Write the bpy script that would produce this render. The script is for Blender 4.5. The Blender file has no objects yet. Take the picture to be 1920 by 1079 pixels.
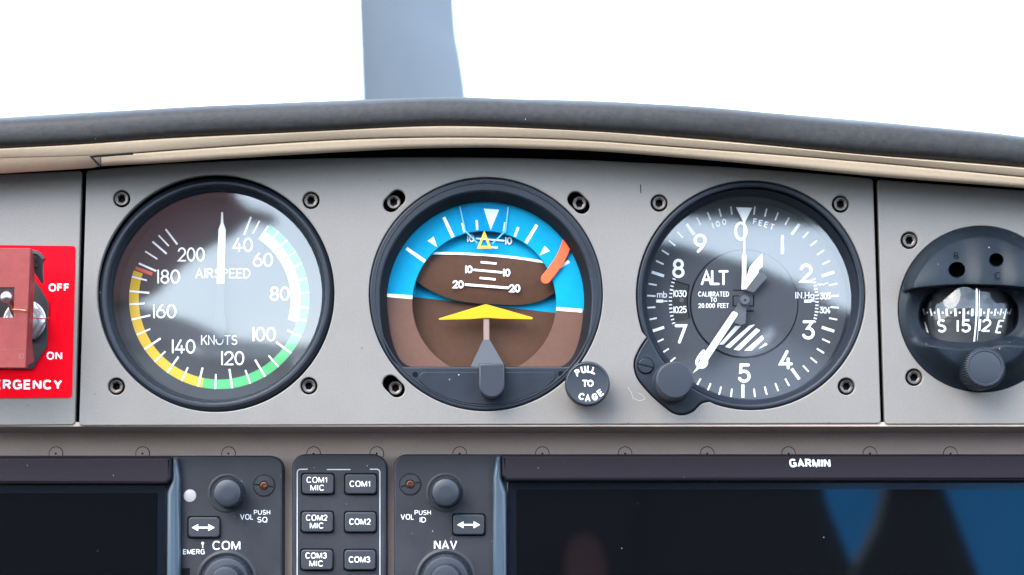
import bpy, bmesh, math, random
from math import sin, cos, pi, radians, sqrt, atan2, hypot
from mathutils import Vector
random.seed(7)
SC = bpy.context.scene
COL = SC.collection

# ------------------------------------------------------------------ camera, world, sun, exposure
W, H = 1920.0, 1079.0
F = 3390.0                       # focal length in photo pixels
SX = 0.00019                     # metres per photo pixel on the panel face
TH = math.atan(460.0 / F)        # the camera looks up at the panel by 7.7 degrees
DP = SX * F * cos(TH)            # camera to panel face
CAM = Vector((0, -DP, 0))
cam = bpy.data.cameras.new('camera')
cam.sensor_width = 36.0
cam.lens = F / W * 36.0
cam.clip_start = 0.01
cam.clip_end = 3000
cam.dof.use_dof = True
cam.dof.focus_distance = DP / cos(TH)
cam.dof.aperture_fstop = 13
camo = bpy.data.objects.new('camera', cam)
camo.location = CAM
camo.rotation_euler = (pi / 2 + TH, 0, 0)
COL.objects.link(camo)
SC.camera = camo

SUN_EL, SUN_AZ = radians(42), radians(215)   # azimuth clockwise from +Y; high, behind and left of the camera
world = bpy.data.worlds.new('World')
SC.world = world
world.use_nodes = True
nt = world.node_tree
for n in list(nt.nodes):
    nt.nodes.remove(n)
wo = nt.nodes.new('ShaderNodeOutputWorld')
bg = nt.nodes.new('ShaderNodeBackground')
bg.inputs['Strength'].default_value = 0.10
sky = nt.nodes.new('ShaderNodeTexSky')
sky.sky_type = 'NISHITA'
sky.sun_disc = False
sky.sun_elevation = SUN_EL
sky.sun_rotation = SUN_AZ
tc = nt.nodes.new('ShaderNodeTexCoord')
mp = nt.nodes.new('ShaderNodeMapping')
mp.inputs['Scale'].default_value = (1.0, 1.0, 2.2)
nz = nt.nodes.new('ShaderNodeTexNoise')
nz.inputs['Scale'].default_value = 2.6
nz.inputs['Detail'].default_value = 7
nz.inputs['Roughness'].default_value = 0.55
cr = nt.nodes.new('ShaderNodeValToRGB')
cr.color_ramp.elements[0].position = 0.42
cr.color_ramp.elements[1].position = 0.64
cr.color_ramp.elements[0].color = (0.22, 0.22, 0.22, 1)
mx = nt.nodes.new('ShaderNodeMixRGB')
mx.inputs['Color2'].default_value = (5.3, 6.4, 7.7, 1)     # sunlit white cloud
nt.links.new(tc.outputs['Generated'], mp.inputs['Vector'])
nt.links.new(mp.outputs['Vector'], nz.inputs['Vector'])
nt.links.new(nz.outputs['Fac'], cr.inputs['Fac'])
nt.links.new(cr.outputs['Color'], mx.inputs['Fac'])
nt.links.new(sky.outputs['Color'], mx.inputs['Color1'])
nt.links.new(mx.outputs['Color'], bg.inputs['Color'])
nt.links.new(bg.outputs['Background'], wo.inputs['Surface'])

sun = bpy.data.lights.new('sun', 'SUN')
sun.energy = 0.5
sun.angle = radians(45)
sun.color = (1.0, 0.96, 0.9)
suno = bpy.data.objects.new('sun', sun)
sd = Vector((sin(SUN_AZ) * cos(SUN_EL), cos(SUN_AZ) * cos(SUN_EL), sin(SUN_EL)))
suno.rotation_euler = sd.to_track_quat('Z', 'Y').to_euler()
suno.location = (0, 0, 5)
COL.objects.link(suno)

SC.view_settings.view_transform = 'Standard'
SC.view_settings.look = 'None'
SC.view_settings.gamma = 1
SC.view_settings.use_curve_mapping = False
SC.view_settings.exposure = 3.25
SC.render.engine = 'CYCLES'
SC.cycles.max_bounces = 8
SC.cycles.transparent_max_bounces = 12
SC.cycles.sample_clamp_indirect = 6
SC.cycles.use_denoising = True

# ------------------------------------------------------------------ geometry of the panel plane
def P(u, v, d=0.0):
    """point of the plane parallel to the panel face, d units (0.19 mm) nearer the pilot, seen at (u, v)"""
    kx = (u - W / 2) / F
    ky = (v - H / 2) / F
    ry = cos(TH) + ky * sin(TH)
    rz = sin(TH) - ky * cos(TH)
    t = (DP - d * SX) / ry
    return Vector((kx * t, -d * SX, rz * t))

def S(u, v, d=0.0):
    ky = (v - H / 2) / F
    return (DP - d * SX) / (cos(TH) + ky * sin(TH)) / F

# ------------------------------------------------------------------ materials
def mat(name, col, rough=0.5, metal=0.0, spec=0.5, bump=0.0, bscale=900.0, var=0.0, vscale=12.0, coat=0.0, dust=0.0, dscale=260.0,
        emit=None, rvar=0.0, dcol=(0.55, 0.55, 0.52), stain=0.0, sscale=(14, 14, 14)):
    m = bpy.data.materials.new(name)
    m.use_nodes = True
    t = m.node_tree
    b = t.nodes['Principled BSDF']
    b.inputs['Roughness'].default_value = rough
    b.inputs['Metallic'].default_value = metal
    b.inputs['Specular IOR Level'].default_value = spec
    b.inputs['Coat Weight'].default_value = coat
    b.inputs['Coat Roughness'].default_value = 0.05
    c4 = (*col, 1)
    b.inputs['Base Color'].default_value = c4
    g = t.nodes.new('ShaderNodeNewGeometry')
    last = None
    if var > 0:
        n = t.nodes.new('ShaderNodeTexNoise')
        n.inputs['Scale'].default_value = vscale
        n.inputs['Detail'].default_value = 6
        n.inputs['Roughness'].default_value = 0.65
        t.links.new(g.outputs['Position'], n.inputs['Vector'])
        r = t.nodes.new('ShaderNodeMapRange')
        r.inputs['From Min'].default_value = 0.3
        r.inputs['From Max'].default_value = 0.7
        r.inputs['To Min'].default_value = 1 - var
        r.inputs['To Max'].default_value = 1 + var
        t.links.new(n.outputs['Fac'], r.inputs['Value'])
        mm = t.nodes.new('ShaderNodeVectorMath')
        mm.operation = 'SCALE'
        mm.inputs[0].default_value = col
        t.links.new(r.outputs['Result'], mm.inputs['Scale'])
        last = mm.outputs['Vector']
        if rvar > 0:
            r2 = t.nodes.new('ShaderNodeMapRange')
            r2.inputs['From Min'].default_value = 0.3
            r2.inputs['From Max'].default_value = 0.7
            r2.inputs['To Min'].default_value = max(0.02, rough - rvar)
            r2.inputs['To Max'].default_value = rough + rvar
            t.links.new(n.outputs['Fac'], r2.inputs['Value'])
            t.links.new(r2.outputs['Result'], b.inputs['Roughness'])
    if stain > 0 and last is not None:
        mv = t.nodes.new('ShaderNodeVectorMath')
        mv.operation = 'MULTIPLY'
        mv.inputs[1].default_value = sscale
        t.links.new(g.outputs['Position'], mv.inputs[0])
        ns = t.nodes.new('ShaderNodeTexNoise')
        ns.inputs['Scale'].default_value = 1.0
        ns.inputs['Detail'].default_value = 9
        ns.inputs['Roughness'].default_value = 0.72
        t.links.new(mv.outputs['Vector'], ns.inputs['Vector'])
        rs2 = t.nodes.new('ShaderNodeMapRange')
        rs2.inputs['From Min'].default_value = 0.35
        rs2.inputs['From Max'].default_value = 0.68
        rs2.inputs['To Min'].default_value = 1 + stain * 0.5
        rs2.inputs['To Max'].default_value = 1 - stain
        t.links.new(ns.outputs['Fac'], rs2.inputs['Value'])
        ms = t.nodes.new('ShaderNodeVectorMath')
        ms.operation = 'SCALE'
        t.links.new(last, ms.inputs[0])
        t.links.new(rs2.outputs['Result'], ms.inputs['Scale'])
        last = ms.outputs['Vector']
        rr2 = t.nodes.new('ShaderNodeMapRange')
        rr2.inputs['From Min'].default_value = 0.35
        rr2.inputs['From Max'].default_value = 0.68
        rr2.inputs['To Min'].default_value = rough + 0.07
        rr2.inputs['To Max'].default_value = rough - 0.08
        t.links.new(ns.outputs['Fac'], rr2.inputs['Value'])
        t.links.new(rr2.outputs['Result'], b.inputs['Roughness'])
    if dust > 0:
        v = t.nodes.new('ShaderNodeTexVoronoi')
        v.inputs['Scale'].default_value = dscale
        t.links.new(g.outputs['Position'], v.inputs['Vector'])
        sep = t.nodes.new('ShaderNodeSeparateColor')
        t.links.new(v.outputs['Color'], sep.inputs['Color'])
        lim = t.nodes.new('ShaderNodeMath')
        lim.operation = 'MULTIPLY'
        lim.inputs[1].default_value = 0.30 * dust
        pw = t.nodes.new('ShaderNodeMath')
        pw.operation = 'POWER'
        pw.inputs[1].default_value = 5.0
        t.links.new(sep.outputs['Red'], pw.inputs[0])
        t.links.new(pw.outputs['Value'], lim.inputs[0])
        lt = t.nodes.new('ShaderNodeMath')
        lt.operation = 'LESS_THAN'
        t.links.new(v.outputs['Distance'], lt.inputs[0])
        t.links.new(lim.outputs['Value'], lt.inputs[1])
        mix = t.nodes.new('ShaderNodeMixRGB')
        mix.inputs['Color2'].default_value = (*dcol, 1)
        t.links.new(lt.outputs['Value'], mix.inputs['Fac'])
        if last is not None:
            t.links.new(last, mix.inputs['Color1'])
        else:
            mix.inputs['Color1'].default_value = c4
        last = mix.outputs['Color']
    if last is not None:
        t.links.new(last, b.inputs['Base Color'])
    if bump > 0:
        n2 = t.nodes.new('ShaderNodeTexNoise')
        n2.inputs['Scale'].default_value = bscale
        n2.inputs['Detail'].default_value = 3
        t.links.new(g.outputs['Position'], n2.inputs['Vector'])
        bp = t.nodes.new('ShaderNodeBump')
        bp.inputs['Strength'].default_value = bump
        bp.inputs['Distance'].default_value = 0.0002
        t.links.new(n2.outputs['Fac'], bp.inputs['Height'])
        t.links.new(bp.outputs['Normal'], b.inputs['Normal'])
    if emit:
        b.inputs['Emission Color'].default_value = (*emit[0], 1)
        b.inputs['Emission Strength'].default_value = emit[1]
    return m

def glass_mat(name, ior, rough=0.0, tint=(1, 1, 1), smear=0.0):
    m = bpy.data.materials.new(name)
    m.use_nodes = True
    t = m.node_tree
    for n in list(t.nodes):
        t.nodes.remove(n)
    o = t.nodes.new('ShaderNodeOutputMaterial')
    tr = t.nodes.new('ShaderNodeBsdfTransparent')
    tr.inputs['Color'].default_value = (*tint, 1)
    gl = t.nodes.new('ShaderNodeBsdfGlossy')
    gl.inputs['Roughness'].default_value = rough
    # Schlick reflectance of a pane, the same from both sides; ior is that of one solid surface with the pane's total reflectance
    f0 = ((ior - 1) / (ior + 1)) ** 2
    lw = t.nodes.new('ShaderNodeLayerWeight')
    lw.inputs['Blend'].default_value = 0.5
    pw = t.nodes.new('ShaderNodeMath')
    pw.operation = 'POWER'
    pw.inputs[1].default_value = 5.0
    t.links.new(lw.outputs['Facing'], pw.inputs[0])
    fr = t.nodes.new('ShaderNodeMath')
    fr.operation = 'MULTIPLY_ADD'
    fr.inputs[1].default_value = 1 - f0
    fr.inputs[2].default_value = f0
    t.links.new(pw.outputs['Value'], fr.inputs[0])
    mi = t.nodes.new('ShaderNodeMixShader')
    t.links.new(fr.outputs['Value'], mi.inputs['Fac'])
    t.links.new(tr.outputs['BSDF'], mi.inputs[1])
    t.links.new(gl.outputs['BSDF'], mi.inputs[2])
    if smear > 0:
        g = t.nodes.new('ShaderNodeNewGeometry')
        n = t.nodes.new('ShaderNodeTexNoise')
        n.inputs['Scale'].default_value = 60
        n.inputs['Detail'].default_value = 5
        t.links.new(g.outputs['Position'], n.inputs['Vector'])
        r = t.nodes.new('ShaderNodeMapRange')
        r.inputs['To Min'].default_value = 0.0
        r.inputs['To Max'].default_value = smear
        t.links.new(n.outputs['Fac'], r.inputs['Value'])
        t.links.new(r.outputs['Result'], gl.inputs['Roughness'])
    t.links.new(mi.outputs['Shader'], o.inputs['Surface'])
    return m

M = {}
M['panel'] = mat('grey_panel_paint', (0.176, 0.159, 0.143), 0.45, bump=0.3, bscale=2600, var=0.075, vscale=1300, spec=0.35, dust=0.24, dscale=170, dcol=(0.1, 0.095, 0.09), stain=0.07, sscale=(22, 22, 16))
M['panel_low'] = mat('lower_panel_paint', (0.43, 0.325, 0.272), 0.5, bump=0.3, bscale=2600, var=0.075, vscale=1300, spec=0.3, stain=0.10, sscale=(12, 20, 40))
M['seam'] = mat('gap_black', (0.006, 0.006, 0.007), 0.8, spec=0.05)
M['bezel'] = mat('black_anodised_bezel', (0.0085, 0.0125, 0.0195), 0.42, bump=0.14, bscale=2200, var=0.12, vscale=40, spec=0.33, dust=0.25, dscale=320, stain=0.25, sscale=(60, 60, 60))
M['bezel_in'] = mat('dull_black_bezel_slope', (0.009, 0.012, 0.018), 0.6, var=0.12, vscale=40, spec=0.14)
M['wall'] = mat('matt_black_dial_wall', (0.008, 0.008, 0.010), 0.7, spec=0.15)
M['dial'] = mat('black_dial', (0.012, 0.011, 0.012), 0.75, bump=0.1, bscale=2000)
M['dialgrey'] = mat('charcoal_dial', (0.045, 0.049, 0.058), 0.75, bump=0.1, bscale=2000, spec=0.3)
M['white'] = mat('white_dial_paint', (0.88, 0.87, 0.85), 0.6)
M['cream'] = mat('cream_dial_paint', (0.70, 0.67, 0.62), 0.6)
M['scratch'] = mat('bare_scratch', (0.42, 0.41, 0.40), 0.5)
M['outline'] = mat('grey_print', (0.40, 0.41, 0.43), 0.55)
M['print'] = mat('white_print', (0.72, 0.73, 0.75), 0.55)
M['green'] = mat('green_arc_paint', (0.05, 0.38, 0.11), 0.6)
M['yellow'] = mat('yellow_arc_paint', (0.68, 0.40, 0.005), 0.6, spec=0.2)
M['symbol'] = mat('yellow_symbol_paint', (0.62, 0.31, 0.004), 0.55, spec=0.25)
M['amber'] = mat('amber_pointer_paint', (0.75, 0.42, 0.02), 0.55)
M['red'] = mat('red_line_paint', (0.70, 0.07, 0.02), 0.6)
M['flag'] = mat('orange_flag_paint', (0.78, 0.085, 0.012), 0.5)
M['sky_blue'] = mat('sky_blue_card', (0.0015, 0.255, 0.44), 0.6, var=0.06, vscale=300, bump=0.08, bscale=2000, spec=0.08, stain=0.06, sscale=(40, 40, 40))
M['earth'] = mat('brown_card', (0.072, 0.033, 0.019), 0.62, bump=0.15, bscale=2400, var=0.08, vscale=400, spec=0.15, stain=0.10, sscale=(40, 40, 40))
M['earth_ring'] = mat('light_brown_card', (0.118, 0.058, 0.041), 0.6, bump=0.12, bscale=2400, var=0.06, vscale=500, spec=0.2, stain=0.08, sscale=(40, 40, 40))
M['stalk'] = mat('brown_stalk', (0.22, 0.14, 0.115), 0.5)
M['grey_symbol'] = mat('slate_grey_card', (0.065, 0.07, 0.078), 0.55)
M['knob'] = mat('black_knob_plastic', (0.017, 0.021, 0.029), 0.42, bump=0.15, bscale=2000, var=0.1, vscale=50, spec=0.4)
M['unit'] = mat('charcoal_unit_plastic', (0.019, 0.02, 0.025), 0.47, bump=0.3, bscale=2200, var=0.06, vscale=40, dust=0.22, dscale=420, spec=0.33, stain=0.25, sscale=(45, 45, 45))
M['lip'] = mat('shaded_lip_plastic', (0.015, 0.011, 0.0155), 0.55, bump=0.25, bscale=2200, spec=0.16, dust=0.2, dscale=420)  # darker and purpler than the housing: overhang shade put into the colour
M['ridge'] = mat('sky_sheen_edge', (0.045, 0.066, 0.088), 0.3, bump=0.1, bscale=2200)  # blue highlight of the sky painted into the ridge colour
M['button'] = mat('dark_rubber_button', (0.017, 0.02, 0.026), 0.45, bump=0.1, bscale=2200)
M['steel'] = mat('worn_black_steel', (0.10, 0.085, 0.075), 0.38, metal=0.8, bump=0.3, bscale=1500, var=0.3, vscale=400)
M['socket'] = mat('socket_dark', (0.01, 0.009, 0.01), 0.6, spec=0.15)
M['chrome'] = mat('bright_steel', (0.50, 0.48, 0.47), 0.36, metal=1.0, var=0.08, vscale=200)
M['copper'] = mat('copper_wire', (0.60, 0.26, 0.12), 0.35, metal=1.0)
M['brass'] = mat('bronze_insert', (0.13, 0.055, 0.035), 0.4, metal=0.9, var=0.4, vscale=900)
M['placard'] = mat('red_placard', (0.7, 0.001, 0.009), 0.5, bump=0.2, bscale=1800, spec=0.05, var=0.03, vscale=900, stain=0.06, sscale=(40, 40, 40))
M['guard'] = mat('brick_red_guard', (0.2, 0.034, 0.031), 0.5, bump=0.25, bscale=1600, var=0.10, vscale=300, spec=0.22, stain=0.15, sscale=(60, 60, 60))
M['guardmark'] = mat('faded_red_mark', (0.19, 0.05, 0.046), 0.5)
M['bracket'] = mat('black_bracket', (0.018, 0.016, 0.018), 0.4, dust=0.3, dscale=300)
M['lamp'] = mat('pale_lens', (0.36, 0.34, 0.34), 0.35)
M['screen'] = mat('black_screen_glass', (0.0018, 0.0020, 0.0026), 0.035, spec=0.55, dust=0.24, dscale=330, dcol=(0.16, 0.16, 0.155))
M['screen_edge'] = mat('screen_border', (0.004, 0.006, 0.010), 0.12, spec=0.5)
M['vinyl'] = mat('dark_vinyl', (0.02, 0.0185, 0.018), 0.50, bump=0.5, bscale=800, var=0.30, vscale=400, dust=0.12, dscale=200, spec=0.22, stain=0.55, sscale=(7, 30, 90))
M['trim'] = mat('beige_trim', (0.52, 0.39, 0.265), 0.5, bump=0.2, bscale=1500, var=0.05, vscale=600, spec=0.3, stain=0.06, sscale=(10, 30, 60))
M['compass'] = mat('slate_compass_plastic', (0.0075, 0.012, 0.0175), 0.48, bump=0.3, bscale=1900, var=0.1, vscale=40, dust=0.45, dscale=480, dcol=(0.22, 0.2, 0.17), spec=0.2, stain=0.3, sscale=(50, 50, 50))
M['card'] = mat('black_compass_card', (0.006, 0.006, 0.007), 0.6)
M['blade'] = mat('grey_blade_paint', (0.045, 0.0465, 0.049), 0.38, bump=0.1, bscale=100, var=0.15, vscale=5, spec=0.5, stain=0.3, sscale=(9, 9, 3))
M['glass'] = glass_mat('dial_glass', 2.12, 0.035)
M['glass_ar'] = glass_mat('coated_glass', 1.22, 0.04)
M['bowl'] = glass_mat('compass_bowl_glass', 1.62, 0.0)
M['acrylic'] = glass_mat('clear_acrylic', 1.35, 0.05, tint=(0.90, 0.96, 1.0))
M['acrylic_edge'] = mat('acrylic_edge', (0.12, 0.42, 0.68), 0.3)

# ------------------------------------------------------------------ builders
def root_loc(o):
    while o.parent is not None:
        o = o.parent
    return o.location.copy()

def finish(o, mesh, smooth, angle=35):
    if smooth:
        mesh.polygons.foreach_set('use_smooth', [True] * len(mesh.polygons))
        try:
            mesh.set_sharp_from_angle(angle=radians(angle))
        except Exception:
            pass

class MB:
    def __init__(s):
        s.v, s.f = [], []
    def add(s, vs, fs):
        n = len(s.v)
        s.v += [Vector(x) for x in vs]
        s.f += [tuple(i + n for i in f) for f in fs]
        return s
    def build(s, name, material, parent=None, smooth=True, angle=35, recalc=False, bevel=0, loc=None):
        me = bpy.data.meshes.new(name)
        off = root_loc(parent) if parent is not None else (loc if loc is not None else Vector((0, 0, 0)))
        me.from_pydata([tuple(x - off) for x in s.v], [], s.f)
        me.validate()
        if recalc or bevel:
            bm = bmesh.new()
            bm.from_mesh(me)
            bmesh.ops.recalc_face_normals(bm, faces=bm.faces)
            if bevel:
                es = [e for e in bm.edges if len(e.link_faces) == 2 and e.calc_face_angle(0) > radians(30)]
                bmesh.ops.bevel(bm, geom=es, offset=bevel * SX, segments=3, profile=0.5, affect='EDGES', clamp_overlap=True)
            bm.to_mesh(me)
            bm.free()
        me.materials.append(material)
        o = bpy.data.objects.new(name, me)
        COL.objects.link(o)
        if parent is not None:
            o.parent = parent
        else:
            o.location = off
        finish(o, me, smooth, angle)
        return o

def thing(name, label, cat, loc=(0, 0, 0), group=None, kind=None):
    o = bpy.data.objects.new(name, None)
    o.empty_display_size = 0.01
    COL.objects.link(o)
    o.location = loc
    o['label'] = label
    o['category'] = cat
    if group:
        o['group'] = group
    if kind:
        o['kind'] = kind
    return o

def tag(o, label, cat, group=None, kind=None):
    o['label'] = label
    o['category'] = cat
    if group:
        o['group'] = group
    if kind:
        o['kind'] = kind
    return o

def circ(cu, cv, r, n=96, ry=None, a0=0.0):
    ry = r if ry is None else ry
    return [(cu + r * cos(a0 + 2 * pi * i / n), cv + ry * sin(a0 + 2 * pi * i / n)) for i in range(n)]

def rrect(x0, y0, x1, y1, r, n=8, corners=(1, 1, 1, 1)):
    """rounded rectangle; corners TL TR BR BL"""
    pts = []
    spec = [(x0 + r, y0 + r, 180, corners[0], (x0, y0)), (x1 - r, y0 + r, 270, corners[1], (x1, y0)),
            (x1 - r, y1 - r, 0, corners[2], (x1, y1)), (x0 + r, y1 - r, 90, corners[3], (x0, y1))]
    for cx, cy, a, on, sharp in spec:
        if on:
            for i in range(n + 1):
                t = radians(a + 90 * i / n)
                pts.append((cx + r * cos(t), cy + r * sin(t)))
        else:
            pts.append(sharp)
    return pts

def round_poly(pts, r, n=6):
    out = []
    m = len(pts)
    for i in range(m):
        p0, p1, p2 = Vector(pts[i - 1]), Vector(pts[i]), Vector(pts[(i + 1) % m])
        rr = r[i] if isinstance(r, (list, tuple)) else r
        a, b = (p0 - p1), (p2 - p1)
        k = min(rr, a.length * 0.48, b.length * 0.48)
        if k < 0.2:
            out.append(tuple(p1))
            continue
        q0, q2 = p1 + a.normalized() * k, p1 + b.normalized() * k
        for j in range(n + 1):
            t = j / n
            out.append(tuple(q0 * (1 - t) ** 2 + p1 * 2 * t * (1 - t) + q2 * t * t))
    return out

def smooth_curve(pts, n=10, closed=False):
    """Catmull-Rom through points"""
    out = []
    m = len(pts)
    rng = range(m if closed else m - 1)
    for i in rng:
        p0 = pts[(i - 1) % m] if closed or i > 0 else pts[0]
        p1, p2 = pts[i], pts[(i + 1) % m]
        p3 = pts[(i + 2) % m] if closed or i + 2 < m else pts[-1]
        for j in range(n):
            t = j / n
            out.append(tuple(0.5 * ((2 * b) + (-a + c) * t + (2 * a - 5 * b + 4 * c - e) * t * t + (-a + 3 * b - 3 * c + e) * t ** 3)
                             for a, b, c, e in zip(p0, p1, p2, p3)))
    if not closed:
        out.append(tuple(pts[-1]))
    return out

def interp(x, tab):
    if x <= tab[0][0]:
        return tab[0][1]
    for (a, b), (c, d) in zip(tab, tab[1:]):
        if x <= c:
            return b + (d - b) * (x - a) / (c - a)
    return tab[-1][1]

def plate_mb(loops, d, thick, bevel=0.0, bres=2):
    """solid plate with holes: outlines seen at depth d (its front face), thickness going back"""
    cu = bpy.data.curves.new('tmp', 'CURVE')
    cu.dimensions = '2D'
    cu.fill_mode = 'BOTH'
    T = thick * SX
    bv = bevel * SX
    cu.extrude = max(T / 2 - bv, 1e-6)
    cu.bevel_depth = bv
    cu.bevel_resolution = bres
    cu.offset = -bv
    for lp in loops:
        sp = cu.splines.new('POLY')
        sp.points.add(len(lp) - 1)
        for p, (u, v) in zip(sp.points, lp):
            w = P(u, v, d)
            p.co = (w.x, w.z, 0, 1)
        sp.use_cyclic_u = True
    ob = bpy.data.objects.new('tmp', cu)
    COL.objects.link(ob)
    dg = bpy.context.evaluated_depsgraph_get()
    me = ob.evaluated_get(dg).to_mesh()
    mb = MB()
    mb.add([(v.co.x, -d * SX + T / 2 - v.co.z, v.co.y) for v in me.vertices], [tuple(p.vertices) for p in me.polygons])
    ob.evaluated_get(dg).to_mesh_clear()
    bpy.data.objects.remove(ob)
    bpy.data.curves.remove(cu)
    return mb

def sheet_mb(poly, d, mb=None):
    """flat painted shape at depth d"""
    mb = mb or MB()
    vs = [P(u, v, d) for u, v in poly]
    area = sum(a[0] * b[1] - b[0] * a[1] for a, b in zip(poly, poly[1:] + poly[:1]))
    idx = list(range(len(vs)))
    if area > 0:
        idx.reverse()
    # area > 0 in pixel space (v down) is clockwise as seen; faces must look at the pilot
    mb.add(vs, [tuple(idx)])
    return mb

def annulus_mb(cu, cv, r0, r1, a0, a1, d, n=None, mb=None):
    """painted arc, angles clockwise from the top"""
    mb = mb or MB()
    n = n or max(2, int(abs(a1 - a0) / 2.5))
    vs = []
    for i in range(n + 1):
        a = radians(a0 + (a1 - a0) * i / n)
        vs.append(P(cu + r0 * sin(a), cv - r0 * cos(a), d))
        vs.append(P(cu + r1 * sin(a), cv - r1 * cos(a), d))
    mb.add(vs, [(2 * i, 2 * i + 2, 2 * i + 3, 2 * i + 1) for i in range(n)])
    return mb

def ribbon(mb, pts, w, d, cap=True):
    """painted stroke along a polyline of photo points"""
    q = [Vector(p) for p in pts]
    closed = (q[0] - q[-1]).length < 1e-4 and len(q) > 3
    if closed:
        q = q[:-1]
    n = len(q)
    L, R = [], []
    for i in range(n):
        if closed:
            a, b = (q[i] - q[i - 1]), (q[(i + 1) % n] - q[i])
        else:
            a = (q[i] - q[i - 1]) if i > 0 else (q[1] - q[0])
            b = (q[i + 1] - q[i]) if i < n - 1 else a
        a, b = a.normalized(), b.normalized()
        t = a + b
        if t.length < 0.25:
            t = b
        t.normalize()
        nn = Vector((-t.y, t.x))
        k = 1.0 / max(0.5, nn.dot(Vector((-a.y, a.x))))
        L.append(q[i] + nn * w / 2 * k)
        R.append(q[i] - nn * w / 2 * k)
    vs = [P(p.x, p.y, d) for p in L] + [P(p.x, p.y, d) for p in R]
    fs = [(i, (i + 1) % n, n + (i + 1) % n, n + i) for i in range(n if closed else n - 1)]
    fs = [tuple(reversed(f)) for f in fs]
    mb.add(vs, fs)
    if cap and not closed:
        for c, t in ((q[0], q[0] - q[1]), (q[-1], q[-1] - q[-2])):
            a = atan2(t.y, t.x)
            fan = [P(c.x + w / 2 * cos(a + pi / 2 - pi * i / 6), c.y + w / 2 * sin(a + pi / 2 - pi * i / 6), d) for i in range(7)]
            mb.add(fan, [tuple(range(7))])
    return mb

def lathe_mb(cu, cv, d0, prof, n=96, mb=None, close=True, wob=None):
    """turned shape: axis square to the panel through the point seen at (cu, cv) at depth d0; prof = [(radius, depth)] from the rim inwards"""
    mb = mb or MB()
    c = P(cu, cv, d0)
    s = S(cu, cv, d0)
    vs, fs = [], []
    m = len(prof)
    for r, d in prof:
        for i in range(n):
            a = 2 * pi * i / n
            k = wob(i, r, d) if wob else 1.0
            vs.append(Vector((c.x + r * k * s * cos(a), -d * SX, c.z + r * k * s * sin(a))))
    for j in range(m - 1):
        for i in range(n):
            i2 = (i + 1) % n
            fs.append((j * n + i, j * n + i2, (j + 1) * n + i2, (j + 1) * n + i))
    if close:
        fs.append(tuple((m - 1) * n + i for i in range(n)))
    mb.add(vs, fs)
    return mb

def disc_mb(cu, cv, r, d, n=96, mb=None):
    return lathe_mb(cu, cv, d, [(r, d)], n, mb, True)

# ------------------------------------------------------------------ lettering: an engraver's single-stroke alphabet
def arc(cx, cy, rx, ry, a0, a1, n=14):
    return [(cx + rx * cos(radians(a0 + (a1 - a0) * i / n)), cy + ry * sin(radians(a0 + (a1 - a0) * i / n))) for i in range(n + 1)]

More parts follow.
